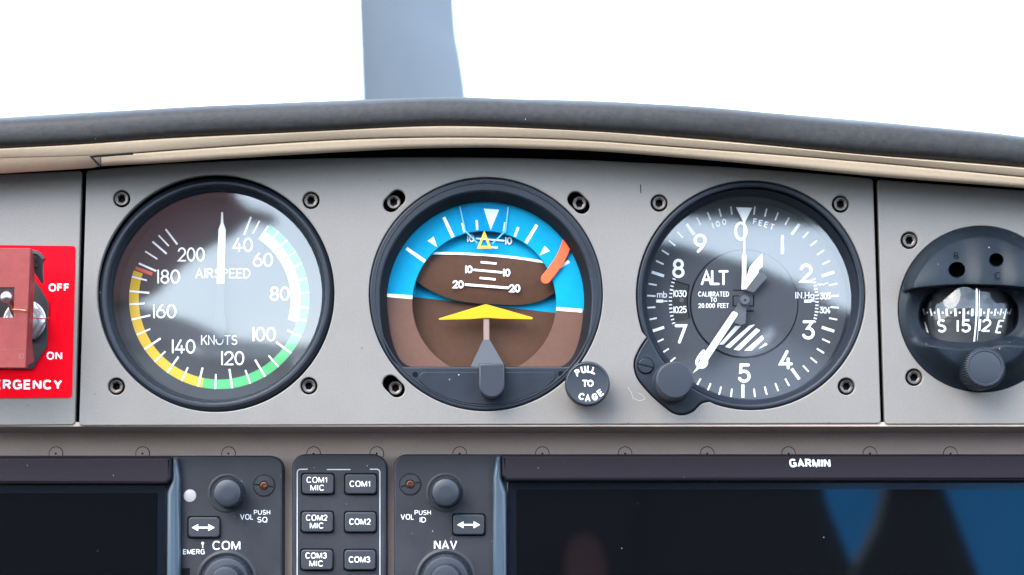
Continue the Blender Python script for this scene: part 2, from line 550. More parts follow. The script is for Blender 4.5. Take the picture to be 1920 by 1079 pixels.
G = {
    '0': (0.64, [arc(.32, .5, .32, .5, 90, 450, 28)]),
    '1': (0.06, [[(.03, 0), (.03, 1)]]),
    '2': (0.62, [arc(.31, .70, .30, .30, 165, -38) + [(.0, 0), (.62, 0)]]),
    '3': (0.60, [[(.03, 1), (.55, 1), (.24, .60)] + arc(.28, .30, .31, .30, 88, -155)]),
    '4': (0.66, [[(.40, 1), (.0, .25), (.66, .25)], [(.47, .55), (.47, 0)]]),
    '5': (0.60, [[(.54, 1), (.09, 1), (.06, .55)] + arc(.28, .31, .31, .31, 128, -155)]),
    '6': (0.62, [arc(.31, .31, .31, .31, 0, 360, 24), [(.03, .42), (.12, .62), (.26, .82), (.43, 1)]]),
    '7': (0.58, [[(0, 1), (.58, 1), (.20, 0)]]),
    '8': (0.60, [arc(.30, .755, .245, .245, 0, 360, 20), arc(.30, .26, .29, .26, 0, 360, 22)]),
    '9': (0.62, [arc(.31, .69, .31, .31, 0, 360, 24), [(.59, .58), (.50, .38), (.36, .18), (.19, 0)]]),
    'A': (0.72, [[(0, 0), (.36, 1), (.72, 0)], [(.12, .33), (.60, .33)]]),
    'B': (0.58, [[(0, 0), (0, 1), (.28, 1)] + arc(.28, .76, .24, .24, 85, -90) + [(0, .52)], [(.28, .52)] + arc(.30, .26, .28, .26, 85, -90) + [(0, 0)]]),
    'C': (0.70, [arc(.42, .5, .42, .5, 48, 312, 20)]),
    'D': (0.66, [[(0, 0), (0, 1), (.2, 1)] + arc(.2, .5, .45, .5, 85, -85, 18) + [(.2, 0), (0, 0)]]),
    'E': (0.55, [[(.55, 1), (0, 1), (0, 0), (.55, 0)], [(0, .52), (.48, .52)]]),
    'F': (0.52, [[(.52, 1), (0, 1), (0, 0)], [(0, .52), (.44, .52)]]),
    'G': (0.76, [arc(.42, .5, .42, .5, 48, 345, 20) + [(.82, .45), (.48, .45)]]),
    'H': (0.64, [[(0, 0), (0, 1)], [(.64, 0), (.64, 1)], [(0, .5), (.64, .5)]]),
    'I': (0.06, [[(.03, 0), (.03, 1)]]),
    'K': (0.62, [[(0, 0), (0, 1)], [(.58, 1), (.03, .42)], [(.22, .60), (.62, 0)]]),
    'L': (0.50, [[(0, 1), (0, 0), (.5, 0)]]),
    'N': (0.66, [[(0, 0), (0, 1), (.66, 0), (.66, 1)]]),
    'O': (0.84, [arc(.42, .5, .42, .5, 90, 450, 28)]),
    'P': (0.56, [[(0, 0), (0, 1), (.3, 1)] + arc(.3, .74, .26, .26, 85, -90) + [(0, .48)]]),
    'R': (0.60, [[(0, 0), (0, 1), (.3, 1)] + arc(.3, .74, .26, .26, 85, -90) + [(0, .48)], [(.28, .46), (.60, 0)]]),
    'S': (0.58, [arc(.30, .755, .26, .245, 35, 270, 14) + arc(.28, .255, .29, .255, 88, -150, 14)]),
    'T': (0.62, [[(0, 1), (.62, 1)], [(.31, 1), (.31, 0)]]),
    'U': (0.64, [[(0, 1)] + arc(.32, .33, .32, .33, 180, 360) + [(.64, 1)]]),
    'm': (0.84, [[(0, 0), (0, .68)], arc(.21, .47, .21, .21, 180, 0) + [(.42, 0)], arc(.63, .47, .21, .21, 180, 0) + [(.84, 0)]]),
    'b': (0.56, [[(0, 1), (0, 0)], arc(.28, .33, .28, .33, 0, 360, 20)]),
    'g': (0.56, [arc(.28, .33, .28, .33, 0, 360, 20), [(.56, .66), (.56, -.12)] + arc(.28, -.12, .28, .2, 0, -150, 8)]),
    '.': (0.02, [[(0, .0), (.02, .02)]]),
    ' ': (0.35, []),
}

def sup(cx, cy, rx, ry, a0, a1, n=22, e=0.82):
    out = []
    for i in range(n + 1):
        t = radians(a0 + (a1 - a0) * i / n)
        c, q = cos(t), sin(t)
        out.append((cx + rx * math.copysign(abs(c) ** e, c), cy + ry * math.copysign(abs(q) ** e, q)))
    return out

HG = dict(G)
HG.update({
    'C': (0.74, [sup(.38, .5, .38, .5, 38, 322)]),
    'O': (0.80, [sup(.40, .5, .40, .5, 90, 450, 32)]),
    'Q': (0.80, [sup(.40, .5, .40, .5, 90, 450, 32), [(.48, .24), (.78, -.04)]]),
    'G': (0.78, [sup(.39, .5, .39, .5, 38, 300) + [(.77, .22), (.77, .46), (.44, .46)], [(.77, .3), (.77, .0)]]),
    'M': (0.86, [[(0, 0), (0, 1)], [(.86, 0), (.86, 1)], [(.03, 1), (.43, .04), (.83, 1)]]),
    'N': (0.72, [[(0, 0), (0, 1)], [(.72, 0), (.72, 1)], [(.03, 1), (.69, 0)]]),
    'V': (0.76, [[(0, 1), (.38, 0), (.76, 1)]]),
    'Y': (0.72, [[(0, 1), (.36, .45), (.72, 1)], [(.36, .45), (.36, 0)]]),
    'A': (0.80, [[(0, 0), (.40, 1), (.80, 0)], [(.14, .30), (.66, .30)]]),
    '1': (0.40, [[(.24, 0), (.24, 1)], [(.24, .86), (.02, .74)]]),
    '2': (0.62, [arc(.31, .70, .30, .30, 170, -38) + [(.03, .0), (.62, 0)]]),
    '3': (0.62, [arc(.29, .75, .27, .25, 165, -85, 14) + [(.24, .52)], arc(.29, .27, .31, .27, 88, -165, 16)]),
    'S': (0.66, [arc(.33, .745, .29, .255, 28, 262, 14) + arc(.33, .26, .32, .26, 80, -155, 14)]),
    'R': (0.68, [[(0, 0), (0, 1), (.36, 1)] + arc(.36, .745, .28, .255, 85, -85) + [(.36, .49), (0, .49)], [(.36, .47), (.66, 0)]]),
    'P': (0.64, [[(0, 0), (0, 1), (.36, 1)] + arc(.36, .73, .28, .27, 85, -85) + [(.36, .46), (0, .46)]]),
    'D': (0.72, [[(0, 0), (0, 1), (.28, 1)] + arc(.28, .5, .44, .5, 85, -85, 18) + [(.28, 0), (0, 0)]]),
    'E': (0.60, [[(.60, 1), (0, 1), (0, 0), (.60, 0)], [(0, .52), (.54, .52)]]),
    'F': (0.56, [[(.56, 1), (0, 1), (0, 0)], [(0, .52), (.50, .52)]]),
    'U': (0.70, [[(0, 1)] + arc(.35, .36, .35, .36, 180, 360) + [(.70, 1)]]),
})

def engrave(mb, s, cu, cv, h, w, d, width=None, gap=0.24, rot=0.0, shear=0.0, face=None, cap=True):
    """single-stroke text centred at (cu, cv), cap height h, stroke w, all in photo pixels"""
    x = 0.0
    items = []
    for i, ch in enumerate(s):
        gw, st = (face or G)[ch]
        items.append((x, st))
        x += gw + gap
    x -= gap
    kx = (width - w) / (x * (h - w)) if width else 1.0
    hh = h - w
    ca, sa = cos(radians(rot)), sin(radians(rot))
    k = 0
    for gx, st in items:
        for pl in st:
            q = []
            for px, py in pl:
                lx = ((gx + px) - x / 2) * hh * kx + shear * (py - .5) * hh
                ly = -(py - .5) * hh
                q.append((cu + lx * ca - ly * sa, cv + lx * sa + ly * ca))
            ribbon(mb, q, w, d + 0.12 * (k % 4), cap)
            k += 1
    return mb

def font_mb(s, cu, cv, w, h, d, bold=0.0, mb=None, rot=0.0, shear=0.0, space=1.0):
    """printed sans lettering fitted to a box of w x h photo pixels centred at (cu, cv)"""
    mb = mb or MB()
    c = bpy.data.curves.new('tmp', 'FONT')
    c.body = s
    c.size = 1.0
    c.offset = bold
    c.shear = shear
    c.space_character = space
    c.resolution_u = 4
    ob = bpy.data.objects.new('tmp', c)
    COL.objects.link(ob)
    dg = bpy.context.evaluated_depsgraph_get()
    me = ob.evaluated_get(dg).to_mesh()
    vs = [v.co.copy() for v in me.vertices]
    fs = [tuple(p.vertices) for p in me.polygons]
    ob.evaluated_get(dg).to_mesh_clear()
    bpy.data.objects.remove(ob)
    bpy.data.curves.remove(c)
    x0, x1 = min(v.x for v in vs), max(v.x for v in vs)
    y0, y1 = min(v.y for v in vs), max(v.y for v in vs)
    kx, ky = w / (x1 - x0), h / (y1 - y0)
    ca, sa = cos(radians(rot)), sin(radians(rot))
    out = []
    for v in vs:
        lx = (v.x - (x0 + x1) / 2) * kx
        ly = -(v.y - (y0 + y1) / 2) * ky
        out.append(P(cu + lx * ca - ly * sa, cv + lx * sa + ly * ca, d))
    mb.add(out, fs)
    return mb

def tube_mb(path, rad, n=8, mb=None):
    """round wire along world points"""
    mb = mb or MB()
    vs, fs = [], []
    m = len(path)
    for i, p in enumerate(path):
        t = (path[min(i + 1, m - 1)] - path[max(i - 1, 0)]).normalized()
        a = t.cross(Vector((0, 1, 0.3))).normalized()
        b = t.cross(a).normalized()
        for j in range(n):
            g = 2 * pi * j / n
            vs.append(p + (a * cos(g) + b * sin(g)) * rad)
    for i in range(m - 1):
        for j in range(n):
            fs.append((i * n + j, i * n + (j + 1) % n, (i + 1) * n + (j + 1) % n, (i + 1) * n + j))
    fs.append(tuple(range(n)))
    fs.append(tuple((m - 1) * n + j for j in range(n)))
    mb.add(vs, fs)
    return mb

def box_mb(x0, x1, y0, y1, z0, z1, mb=None):
    mb = mb or MB()
    v = [(x0, y0, z0), (x1, y0, z0), (x1, y1, z0), (x0, y1, z0), (x0, y0, z1), (x1, y0, z1), (x1, y1, z1), (x0, y1, z1)]
    mb.add(v, [(0, 3, 2, 1), (4, 5, 6, 7), (0, 1, 5, 4), (1, 2, 6, 5), (2, 3, 7, 6), (3, 0, 4, 7)])
    return mb

exec_order = []
# ------------------------------------------------------------------ large structure: panel plates
PLATE_T = 14
BACK = -40          # backing behind the plates
LOW = -138          # face of the lower panel
top_tab = [(0, 327), (150, 319.5), (162, 319), (300, 308), (450, 300.5), (640, 296), (800, 294.5), (960, 296), (1100, 300), (1200, 305), (1330, 311), (1460, 320), (1637, 334), (1648, 336), (1780, 346), (1920, 357), (2000, 363)]
def topy(x):
    return interp(x, top_tab)

asi_c, att_c, alt_c, com_c = (404.5, 550.5), (911, 552), (1408, 554), (1840, 580)
flange = smooth_curve([(1213.5, 634), (1200, 654), (1189.6, 680), (1195, 708), (1216, 735), (1243, 760), (1262, 774), (1281, 777.5), (1299, 771), (1314, 757), (1329, 753)], 6)
def alt_outline(r):
    cx, cy = alt_c
    k = r - 214
    fl = []
    for (x, y) in flange:
        ax, ay = x - 1262, y - 705
        l = hypot(ax, ay)
        fl.append((x + ax / l * k, y + ay / l * k))
    a0 = atan2(fl[-1][1] - cy, fl[-1][0] - cx)
    a1 = atan2(fl[0][1] - cy, fl[0][0] - cx)
    if a1 > a0:
        a1 -= 2 * pi
    a1p = a1
    pts = [(cx + r * cos(a0 + (a1p - a0) * i / 90), cy + r * sin(a0 + (a1p - a0) * i / 90)) for i in range(1, 90)]
    return pts + fl

def slot(x, y, ang, half, r, n=10):
    a = radians(ang)
    dx, dy = cos(a) * half, sin(a) * half
    pts = []
    for i in range(n + 1):
        t = a - pi / 2 + pi * i / n
        pts.append((x + dx + r * cos(t), y + dy + r * sin(t)))
    for i in range(n + 1):
        t = a + pi / 2 + pi * i / n
        pts.append((x - dx + r * cos(t), y - dy + r * sin(t)))
    return pts

screws_c = [(228, 373), (583, 376), (218, 725), (579, 724), (1236, 381), (1576, 383), (1587, 725)]
slots_c = [((739, 377), -45, 8.5, 15, (738, 379)), ((1085, 380), 45, 8.5, 15, (1086.5, 381.5)), ((738, 724.5), 45, 8.5, 15, (741.5, 728))]
screws_r = [(1705, 451), (1714, 708)]

# backing structure behind the plates, its underside is the ledge over the lower panel
bk = thing('panel_frame', 'brown grey ledge and dark backing frame behind the three grey instrument plates', 'panel frame', P(960, 800, BACK))
lo = [(-220, topy(0) + 8), *[(x, topy(x) + 8) for x in range(0, 1990, 60)], (2140, 372), (2140, 797), (1659, 797.5), (960, 800), (150, 801), (-220, 801)]
plate_mb([lo, circ(407, 555, 207), alt_outline(206), circ(911, 554, 211)], BACK, 6).build('backing', M['seam'], bk, smooth=False)
zb0, zb1 = P(960, 800, -6).z, P(960, 812, LOW).z
x0, x1 = P(-220, 800).x, P(2140, 800).x
mb = MB()
ya, yb = 4 * SX, -LOW * SX + 0.004
hi_z = P(960, 792, -6).z
mb.add([(x0, ya, hi_z), (x1, ya, hi_z), (x1, ya, zb0), (x0, ya, zb0), (x0, yb, zb1), (x1, yb, zb1), (x0, yb, hi_z), (x1, yb, hi_z)],
       [(0, 3, 2, 1), (3, 4, 5, 2), (6, 0, 1, 7)])
mb.build('ledge', M['panel_low'], bk, recalc=True, bevel=0)

# centre plate
ctr = thing('instrument_panel', 'wide grey centre plate that holds the three large round gauges', 'instrument panel', P(900, 798, 0))
outl = round_poly([(162, topy(162) + 1)] + [(x, topy(x)) for x in range(220, 1600, 40)] + [(1637, 335.5), (1652, 794.5), (148, 798.5)],
                  [7] + [1] * 35 + [7, 7, 7], 5)
holes = [circ(*asi_c, 222.5, 128), circ(*att_c, 219.5, 128), alt_outline(215.5)]
holes += [circ(u, v, 16, 32) for u, v in screws_c]
holes += [slot(u, v, a, h, r) for (u, v), a, h, r, _ in slots_c]
plate_mb([outl] + holes, 0, PLATE_T, 2.0).build('plate', M['panel'], ctr)
# left and right plates
lft = thing('switch_panel', 'grey side plate under the red emergency placard', 'instrument panel', P(70, 797, 0))
plate_mb([round_poly([(-200, 336), (0, 327.5), (153, 320), (140, 797), (-210, 800)], [4, 2, 7, 7, 4], 5)], 0, PLATE_T, 2.0).build('plate', M['panel'], lft)
rgt = thing('compass_panel', 'grey side plate around the magnetic compass', 'instrument panel', P(1780, 797, 0))
plate_mb([round_poly([(1645, 337), (1780, 347), (1920, 357.5), (2130, 376), (2150, 795), (1659, 796)], [7, 1, 1, 4, 4, 7], 5), circ(1840, 580, 156, 96)]
         + [circ(u, v, 16, 32) for u, v in screws_r], 0, PLATE_T, 2.0).build('plate', M['panel'], rgt)

# cap screws
def hexwob(i, n=48):
    a = (2 * pi * i / n) % (pi / 3) - pi / 6
    return cos(pi / 6) / cos(a)
def screw_mesh(parent, u, v, k, dz=-7):
    off = root_loc(parent)
    c = P(u, v, dz)
    s = S(u, v, dz)
    rot = random.uniform(0, 60)
    def lath(prof, hexfrom, nm, material, par):
        n = 48
        vs, fs = [], []
        for j, (r, d) in enumerate(prof):
            for i in range(n):
                a = 2 * pi * i / n
                kk = hexwob(i) if j >= hexfrom else 1.0
                vs.append(Vector((r * kk * s * cos(a), -(d - dz) * SX, r * kk * s * sin(a))))
        for j in range(len(prof) - 1):
            for i in range(n):
                fs.append((j * n + i, j * n + (i + 1) % n, (j + 1) * n + (i + 1) % n, (j + 1) * n + i))
        if nm == 'hex_socket':
            fs.append(tuple((len(prof) - 1) * n + i for i in range(n)))
        m = MB().add(vs, fs)
        me = bpy.data.meshes.new(nm)
        me.from_pydata([tuple(x) for x in m.v], [], m.f)
        me.materials.append(material)
        o = bpy.data.objects.new(nm, me)
        COL.objects.link(o)
        o.parent = par
        finish(o, me, True, 40)
        return o
    hd = lath([(13.4, -32), (13.4, dz - 2), (12.2, dz), (9.2, dz), (7.6, dz - 1.2)], 4, 'screw', M['steel'], parent)
    hd.location = c - off
    sk = lath([(7.5, dz - 1.3), (7.0, dz - 14)], 0, 'hex_socket', M['socket'], hd)
    hd.rotation_euler = (0, radians(rot), 0)
    return hd
for u, v in screws_c:
    screw_mesh(ctr, u, v, 0)
for _, _, _, _, (u, v) in slots_c:
    screw_mesh(ctr, u, v, 0, -14)
for u, v in screws_r:
    screw_mesh(rgt, u, v, 0, -4)
# small scratches in the paint
sc_ = MB()
ribbon(sc_, [(1201, 347), (1201.6, 362)], 1.6, 0.35)
sc_.build('paint_chip', M['seam'], ctr, smooth=False)
sc_ = MB()
ribbon(sc_, [(1177, 726), (1184, 737), (1187, 747), (1199, 752), (1209, 749), (1206, 742), (1197, 737)], 0.7, 0.35, False)
sc_.build('scratch', M['scratch'], ctr, smooth=False)

# ------------------------------------------------------------------ lower panel
low = thing('lower_panel', 'brown grey lower panel strip with a row of half hidden fasteners', 'instrument panel', P(960, 1079, LOW))
plate_mb([[(-260, 806), (2180, 804), (2180, 1300), (-260, 1300)]], LOW, 12, 0).build('plate', M['panel_low'], low, smooth=False)
for x in (105, 267.5, 428.6, 588, 706.5, 862, 1017, 1172, 1326, 1478.5, 1631, 1782):
    c = P(x, 851, LOW)
    s = S(x, 851, LOW)
    def ring(prof, nm, material, par, n=32):
        vs, fs = [], []
        for r, dd in prof:
            for i in range(n):
                vs.append(Vector((r * s * cos(2 * pi * i / n), -dd * SX, r * s * sin(2 * pi * i / n))))
        for j in range(len(prof) - 1):
            fs += [(j * n + i, j * n + (i + 1) % n, (j + 1) * n + (i + 1) % n, (j + 1) * n + i) for i in range(n)]
        fs.append(tuple((len(prof) - 1) * n + i for i in range(n)))
        me = bpy.data.meshes.new(nm)
        me.from_pydata([tuple(q) for q in vs], [], fs)
        me.materials.append(material)
        o = bpy.data.objects.new(nm, me)
        COL.objects.link(o)
        o.parent = par
        finish(o, me, True, 40)
        return o
    gp = ring([(13.6, 0.3), (13.4, 0.5)], 'fastener', M['seam'], low)
    gp.location = c - low.location
    ring([(12.2, 0.6), (12.1, 1.6), (11.0, 1.9)], 'head', M['panel_low'], gp)
    ring([(2.0, 2.0), (1.9, 2.1)], 'slot', M['seam'], gp, 10)

# ------------------------------------------------------------------ glareshield: dark padded lip and beige trim
rt = [(-200, 236), (0, 221), (160, 211), (320, 203), (480, 195), (640, 188.5), (760, 184.5), (850, 183), (960, 185.5), (1120, 189.5), (1300, 200), (1460, 213), (1640, 228), (1760, 240), (1920, 256), (2120, 280)]
rb = [(-200, 294), (0, 283), (150, 275), (300, 265), (480, 256), (640, 248), (760, 242.5), (850, 241), (960, 243.5), (1120, 251), (1300, 265), (1460, 279), (1640, 296), (1920, 319), (2120, 338)]
sm = [(-200, 306), (0, 298), (180, 292), (350, 280), (500, 270), (650, 261.5), (800, 257.5), (960, 258.5), (1110, 264), (1260, 275), (1460, 290), (1660, 307), (1920, 332), (2120, 352)]
bb = [(-200, 338), (0, 326), (162, 316), (190, 312), (300, 306), (450, 296.5), (640, 285.5), (760, 279.5), (880, 277), (960, 278), (1120, 284), (1300, 298), (1460, 313), (1640, 331), (1920, 353), (2120, 371)]
def smt(tab):
    c = smooth_curve(tab, 12)
    return lambda x: interp(x, c)
rt, rb, sm, bb = smt(rt), smt(rb), smt(sm), smt(bb)
gs = thing('glareshield', 'long dark padded glareshield lip over a beige trim strip, under the sky', 'glareshield', P(960, 300, 60))
xs = [-190 + 2300 * i / 140 for i in range(141)]
GD = 108
def sweep(sec, nm, material, closed=False):
    """sec(x) -> list of (v, d)"""
    mb = MB()
    vs, fs = [], []
    m = None
    for x in xs:
        q = sec(x)
        m = len(q)
        for v, d in q:
            vs.append(P(x, v, d))
    for i in range(len(xs) - 1):
        for j in range(m - 1):
            fs.append((i * m + j, (i + 1) * m + j, (i + 1) * m + j + 1, i * m + j + 1))
    mb.add(vs, fs)
    return mb.build(nm, material, gs, smooth=True, angle=50)
def lipsec(x):
    a, b = rt(x), rb(x)
    mid, h = (a + b) / 2, (b - a) / 2
    q = []
    for i in range(17):
        t = -pi / 2 + pi * i / 16      # top to bottom round the front
        sn, cs_ = sin(t), max(0.0, cos(t))
        q.append((mid + h * math.copysign(abs(sn) ** 0.62, sn) + (1.2 * sin(x * .013) if 0 < i < 16 else 0), GD - 60 + 62 * cs_ ** 0.62))
    return q
sweep(lipsec, 'padded_lip', M['vinyl'])
def trim1(x):
    a, b = rb(x) - 6, sm(x) - 0.6
    return [(a, GD - 20), (a + 4, GD - 6), (b - 2, GD - 14), (b, GD - 17), (b + 1, GD - 36)]
sweep(trim1, 'upper_trim', M['trim'])
def trim2(x):
    a, b = sm(x) + 0.6, bb(x)
    q = []
    for i in range(11):
        t = -pi / 2 + pi * i / 10
        sn, cs_ = sin(t), max(0.0, cos(t))
        q.append(((a + b) / 2 + (b - a) / 2 * math.copysign(abs(sn) ** 0.5, sn), GD - 30 + 18 * cs_ ** 0.5 - 10 * (sn + 1)))
    return [(a, GD - 60)] + q + [(b, 20)]
xs_all = xs
xs = [190 + 1920 * i / 120 for i in range(121)]
sweep(trim2, 'trim_bar', M['trim'])
xs = [-190 + 378 * i / 30 for i in range(31)]
def trim3(x):
    a, b = sm(x) - 0.6, bb(x)
    return [(a, GD - 17), (a + 2, GD - 18), (b - 2, GD - 40), (b, GD - 46), (b, 20)]
sweep(trim3, 'trim_end', M['trim'])
xs = xs_all
# dark gap at the angled end of the trim bar
mb = MB()
ribbon(mb, [(250, 288.5), (205, 291.8), (176, 294), (171, 294.6), (188, 312.5)], 4.2, GD - 2, False)
mb.build('trim_gap', M['seam'], gs, smooth=False)
# recess above the plates
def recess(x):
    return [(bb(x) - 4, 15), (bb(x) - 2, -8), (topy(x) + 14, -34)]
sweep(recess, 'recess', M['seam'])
# deck running forward to the windscreen
mb = MB()
vs, fs = [], []
for x in xs:
    p = P(x, rt(x), GD - 60)
    vs += [p, Vector((p.x * 1.02, 0.12, p.z - 0.004)), Vector((p.x * 1.05, 0.55, p.z - 0.05))]
for i in range(len(xs) - 1):
    for j in range(2):
        fs.append((i * 3 + j, i * 3 + j + 1, i * 3 + j + 4, i * 3 + j + 3))
mb.add(vs, fs)
mb.build('deck', M['vinyl'], gs)

# ------------------------------------------------------------------ propeller blade beyond the windscreen
YB = 1.45
def PB(u, v, y=YB):
    return P(u, v, -y / SX)
mb = MB()
vs, fs = [], []
rows = [(-900, 696, 800), (-700, 690, 812), (-500, 686, 824), (-300, 682, 835), (-120, 680.5, 845), (0, 681, 851), (60, 683, 860.5), (120, 685.5, 869), (183, 688, 874.5), (260, 691, 877), (340, 694, 874), (420, 699, 862), (500, 708, 840)]
cs = smooth_curve([(float(a), float(b), float(c)) for a, b, c in rows], 5)
NB = 24
for (v, a, b) in cs:
    for i in range(NB):
        t = i / (NB // 2) if i < NB // 2 else 2 - i / (NB // 2)
        side = 1 if i < NB // 2 else -1
        th = 0.016 * sin(pi * min(1, max(0, t)) ** 0.75) + 0.0005
        p = PB(a + (b - a) * t, v)
        tw = 0.20 * (t - 0.45)                       # pitch of the blade
        vs.append(Vector((p.x, YB + tw + side * th * (0.35 if side < 0 else 1), p.z)))
for j in range(len(cs) - 1):
    for i in range(NB):
        fs.append((j * NB + i, j * NB + (i + 1) % NB, (j + 1) * NB + (i + 1) % NB, (j + 1) * NB + i))
fs.append(tuple(range(NB)))
fs.append(tuple((len(cs) - 1) * NB + i for i in range(NB)))
mb.add(vs, fs)
tag(mb.build('propeller_blade', M['blade'], None, recalc=True, angle=60, loc=PB(780, 400)), 'blue grey propeller blade standing upright behind the dark glareshield', 'propeller')

# ------------------------------------------------------------------ airspeed indicator
asi = thing('airspeed_indicator', 'round gauge with yellow and green arcs, marked AIRSPEED KNOTS', 'gauge', P(*asi_c, -4))
AD = -84      # dial depth
AC = (411, 561)
lathe_mb(*asi_c, -4, [(221, -36), (221, -13), (218.5, -9), (213, -5), (209, -5), (206, -7), (203.5, -19)], 128, close=False).build('bezel', M['bezel'], asi, angle=25)
lathe_mb(*asi_c, -4, [(203.5, -19), (200, -21), (197.5, -28)], 128, close=False).build('bezel_slope', M['bezel_in'], asi, angle=25)
lathe_mb(*asi_c, -4, [(197.5, -28), (197.4, AD)], 128, close=False).build('inner_wall', M['wall'], asi)
dl = disc_mb(407, 555, 208, AD, 128).build('dial', M['dial'], asi, smooth=False)
mb = MB()
annulus_mb(*AC, 151, 169, 191, 288.5, AD + .4, mb=mb).build('yellow_arc', M['yellow'], dl, smooth=False)
mb = MB()
annulus_mb(*AC, 153, 169, 34, 106, AD + .4, mb=mb)
annulus_mb(*AC, 151, 169, 106, 191, AD + .4, mb=mb).build('green_arc', M['green'], dl, smooth=False)
mb = MB()
annulus_mb(*AC, 134.5, 152.6, 33.2, 106.5, AD + .8, mb=mb).build('white_arc', M['white'], dl, smooth=False)
mb = MB()
a = radians(290.4)
ribbon(mb, [(AC[0] + r * sin(a), AC[1] - r * cos(a)) for r in (167, 134)], 6, AD + .7, False)
mb.build('red_line', M['red'], dl, smooth=False)
mb = MB()
for an, r0 in [(21.2, 129), (27.3, 138), (33.8, 152), (41.2, 152), (49.2, 152), (58.3, 152), (66.8, 152), (76.7, 152), (86, 152), (95.7, 152), (104.1, 151), (114.7, 141), (127, 133.5), (138.9, 141),
               (149.4, 132.5), (159.8, 142), (171.7, 132.5), (182.5, 141), (193.6, 132.5), (204.6, 141), (215.2, 132.5), (225.8, 141), (236.1, 132.5), (246.5, 141), (256.7, 132.5),
               (266.6, 140.5), (275, 131.5), (284.4, 140), (293.9, 129), (302.8, 138), (310.7, 130), (316.4, 137), (322.5, 129)]:
    a = radians(an)
    r1 = 169 if 38 < an < 290 else 165
    ribbon(mb, [(AC[0] + r * sin(a), AC[1] - r * cos(a)) for r in (r1, r0)], 3.6 if r0 < 134 else 3.0, AD + 1.1, False)
mb.build('tick_marks', M['white'], dl, smooth=False)
mb = MB()
for s, u, v in [('40', 455, 459.5), ('60', 493, 487.5), ('80', 524.5, 551), ('100', 495, 627), ('120', 436, 672), ('140', 344, 650), ('160', 308.5, 584), ('180', 316, 519), ('200', 358.5, 477.5)]:
    engrave(mb, s, u, v, 26.5, 3.1, AD + 1.1, gap=0.21, width=51 if s == '200' else None)
mb.build('numerals', M['white'], dl, smooth=False)
mb = MB()
engrave(mb, 'AIRSPEED', 418, 512.8, 18.5, 2.1, AD + 1.1, width=103)
mb.build('lettering', M['print'], dl, smooth=False)
mb = MB()
engrave(mb, 'KNOTS', 411, 638, 18.5, 2.1, AD + 1.1, width=68)
mb.build('lettering', M['print'], dl, smooth=False)
# needle: white blade above a black hub and tail
ND = AD + 16
nd = plate_mb([[(414.6, 398), (417.9, 398), (418.6, 418), (423.2, 431), (421.5, 470), (420, 532), (406.5, 532), (408.4, 470), (409.5, 431), (414, 418)]], ND, 3, 0.5).build('needle', M['white'], asi)
plate_mb([[(404.5, 532.6), (421.5, 532.6), (421, 585), (424, 612), (418, 636), (404, 636), (398, 612), (403, 585)]], ND, 3, 0.5).build('needle_tail', M['dial'], asi)
disc_mb(407.0, 554.5, 196.8, -30, 128).build('glass', M['glass'], asi, smooth=False)

# ------------------------------------------------------------------ attitude indicator
att = thing('attitude_indicator', 'round gauge with a blue and brown horizon, yellow aircraft symbol and orange flag', 'gauge', P(*att_c, -4))
def dwin(cx, cy, r, flat, rc, n=90):
    h = flat - cy
    a = math.asin(h / r)
    pts = [(cx + r * cos(t), cy + r * sin(t)) for t in [pi - a + (pi + 2 * a) * i / n for i in range(n + 1)]]
    # round the two lower corners
    k = 13
    p = pts[k:-k]
    e0, e1 = pts[-k - 1], pts[k]
    t0 = pi - a + (pi + 2 * a) * (n - k) / n
    dirx, diry = -sin(t0), cos(t0)
    cxr = e0[0] + dirx * (flat - e0[1]) / diry * 0.9
    right = [tuple(Vector(e0) * (1 - t) ** 2 + Vector((cxr, flat)) * 2 * t * (1 - t) + Vector((cxr - 44, flat)) * t * t) for t in [j / 10 for j in range(1, 11)]]
    cxl = 2 * cx - cxr
    left = [tuple(Vector((cxl + 44, flat)) * (1 - t) ** 2 + Vector((cxl, flat)) * 2 * t * (1 - t) + Vector(e1) * t * t) for t in [j / 10 for j in range(0, 10)]]
    return p + right + left
w1 = dwin(910.5, 558, 199, 688, 30)
w2 = dwin(910, 562, 185.5, 689, 30)
bz = plate_mb([circ(*att_c, 218, 128), w1], 0, 44, 3.0)
bz.build('bezel', M['bezel'], att, angle=30)
# sloping inner lip from the front edge to the glass
mb = MB()
n = len(w1)
w1b = [P(u, v, -3) for u, v in w1]
w2b = [P(u, v, -30) for u, v in w2]
w3b = [Vector((p.x, 104 * SX, p.z)) for p in w2b]
mb.add(w1b + w2b + w3b, [(i, n + i, n + (i + 1) % n, (i + 1) % n) for i in range(n)] + [(n + i, 2 * n + i, 2 * n + (i + 1) % n, n + (i + 1) % n) for i in range(n)])
mb.build('inner_lip', M['wall'], att, recalc=True, angle=30)
ribm = MB()
plate_mb([circ(*att_c, 210.5, 128), circ(*att_c, 207.5, 128)], 1.2, 3, 0.9).build('bezel_ridge', M['bezel'], att)
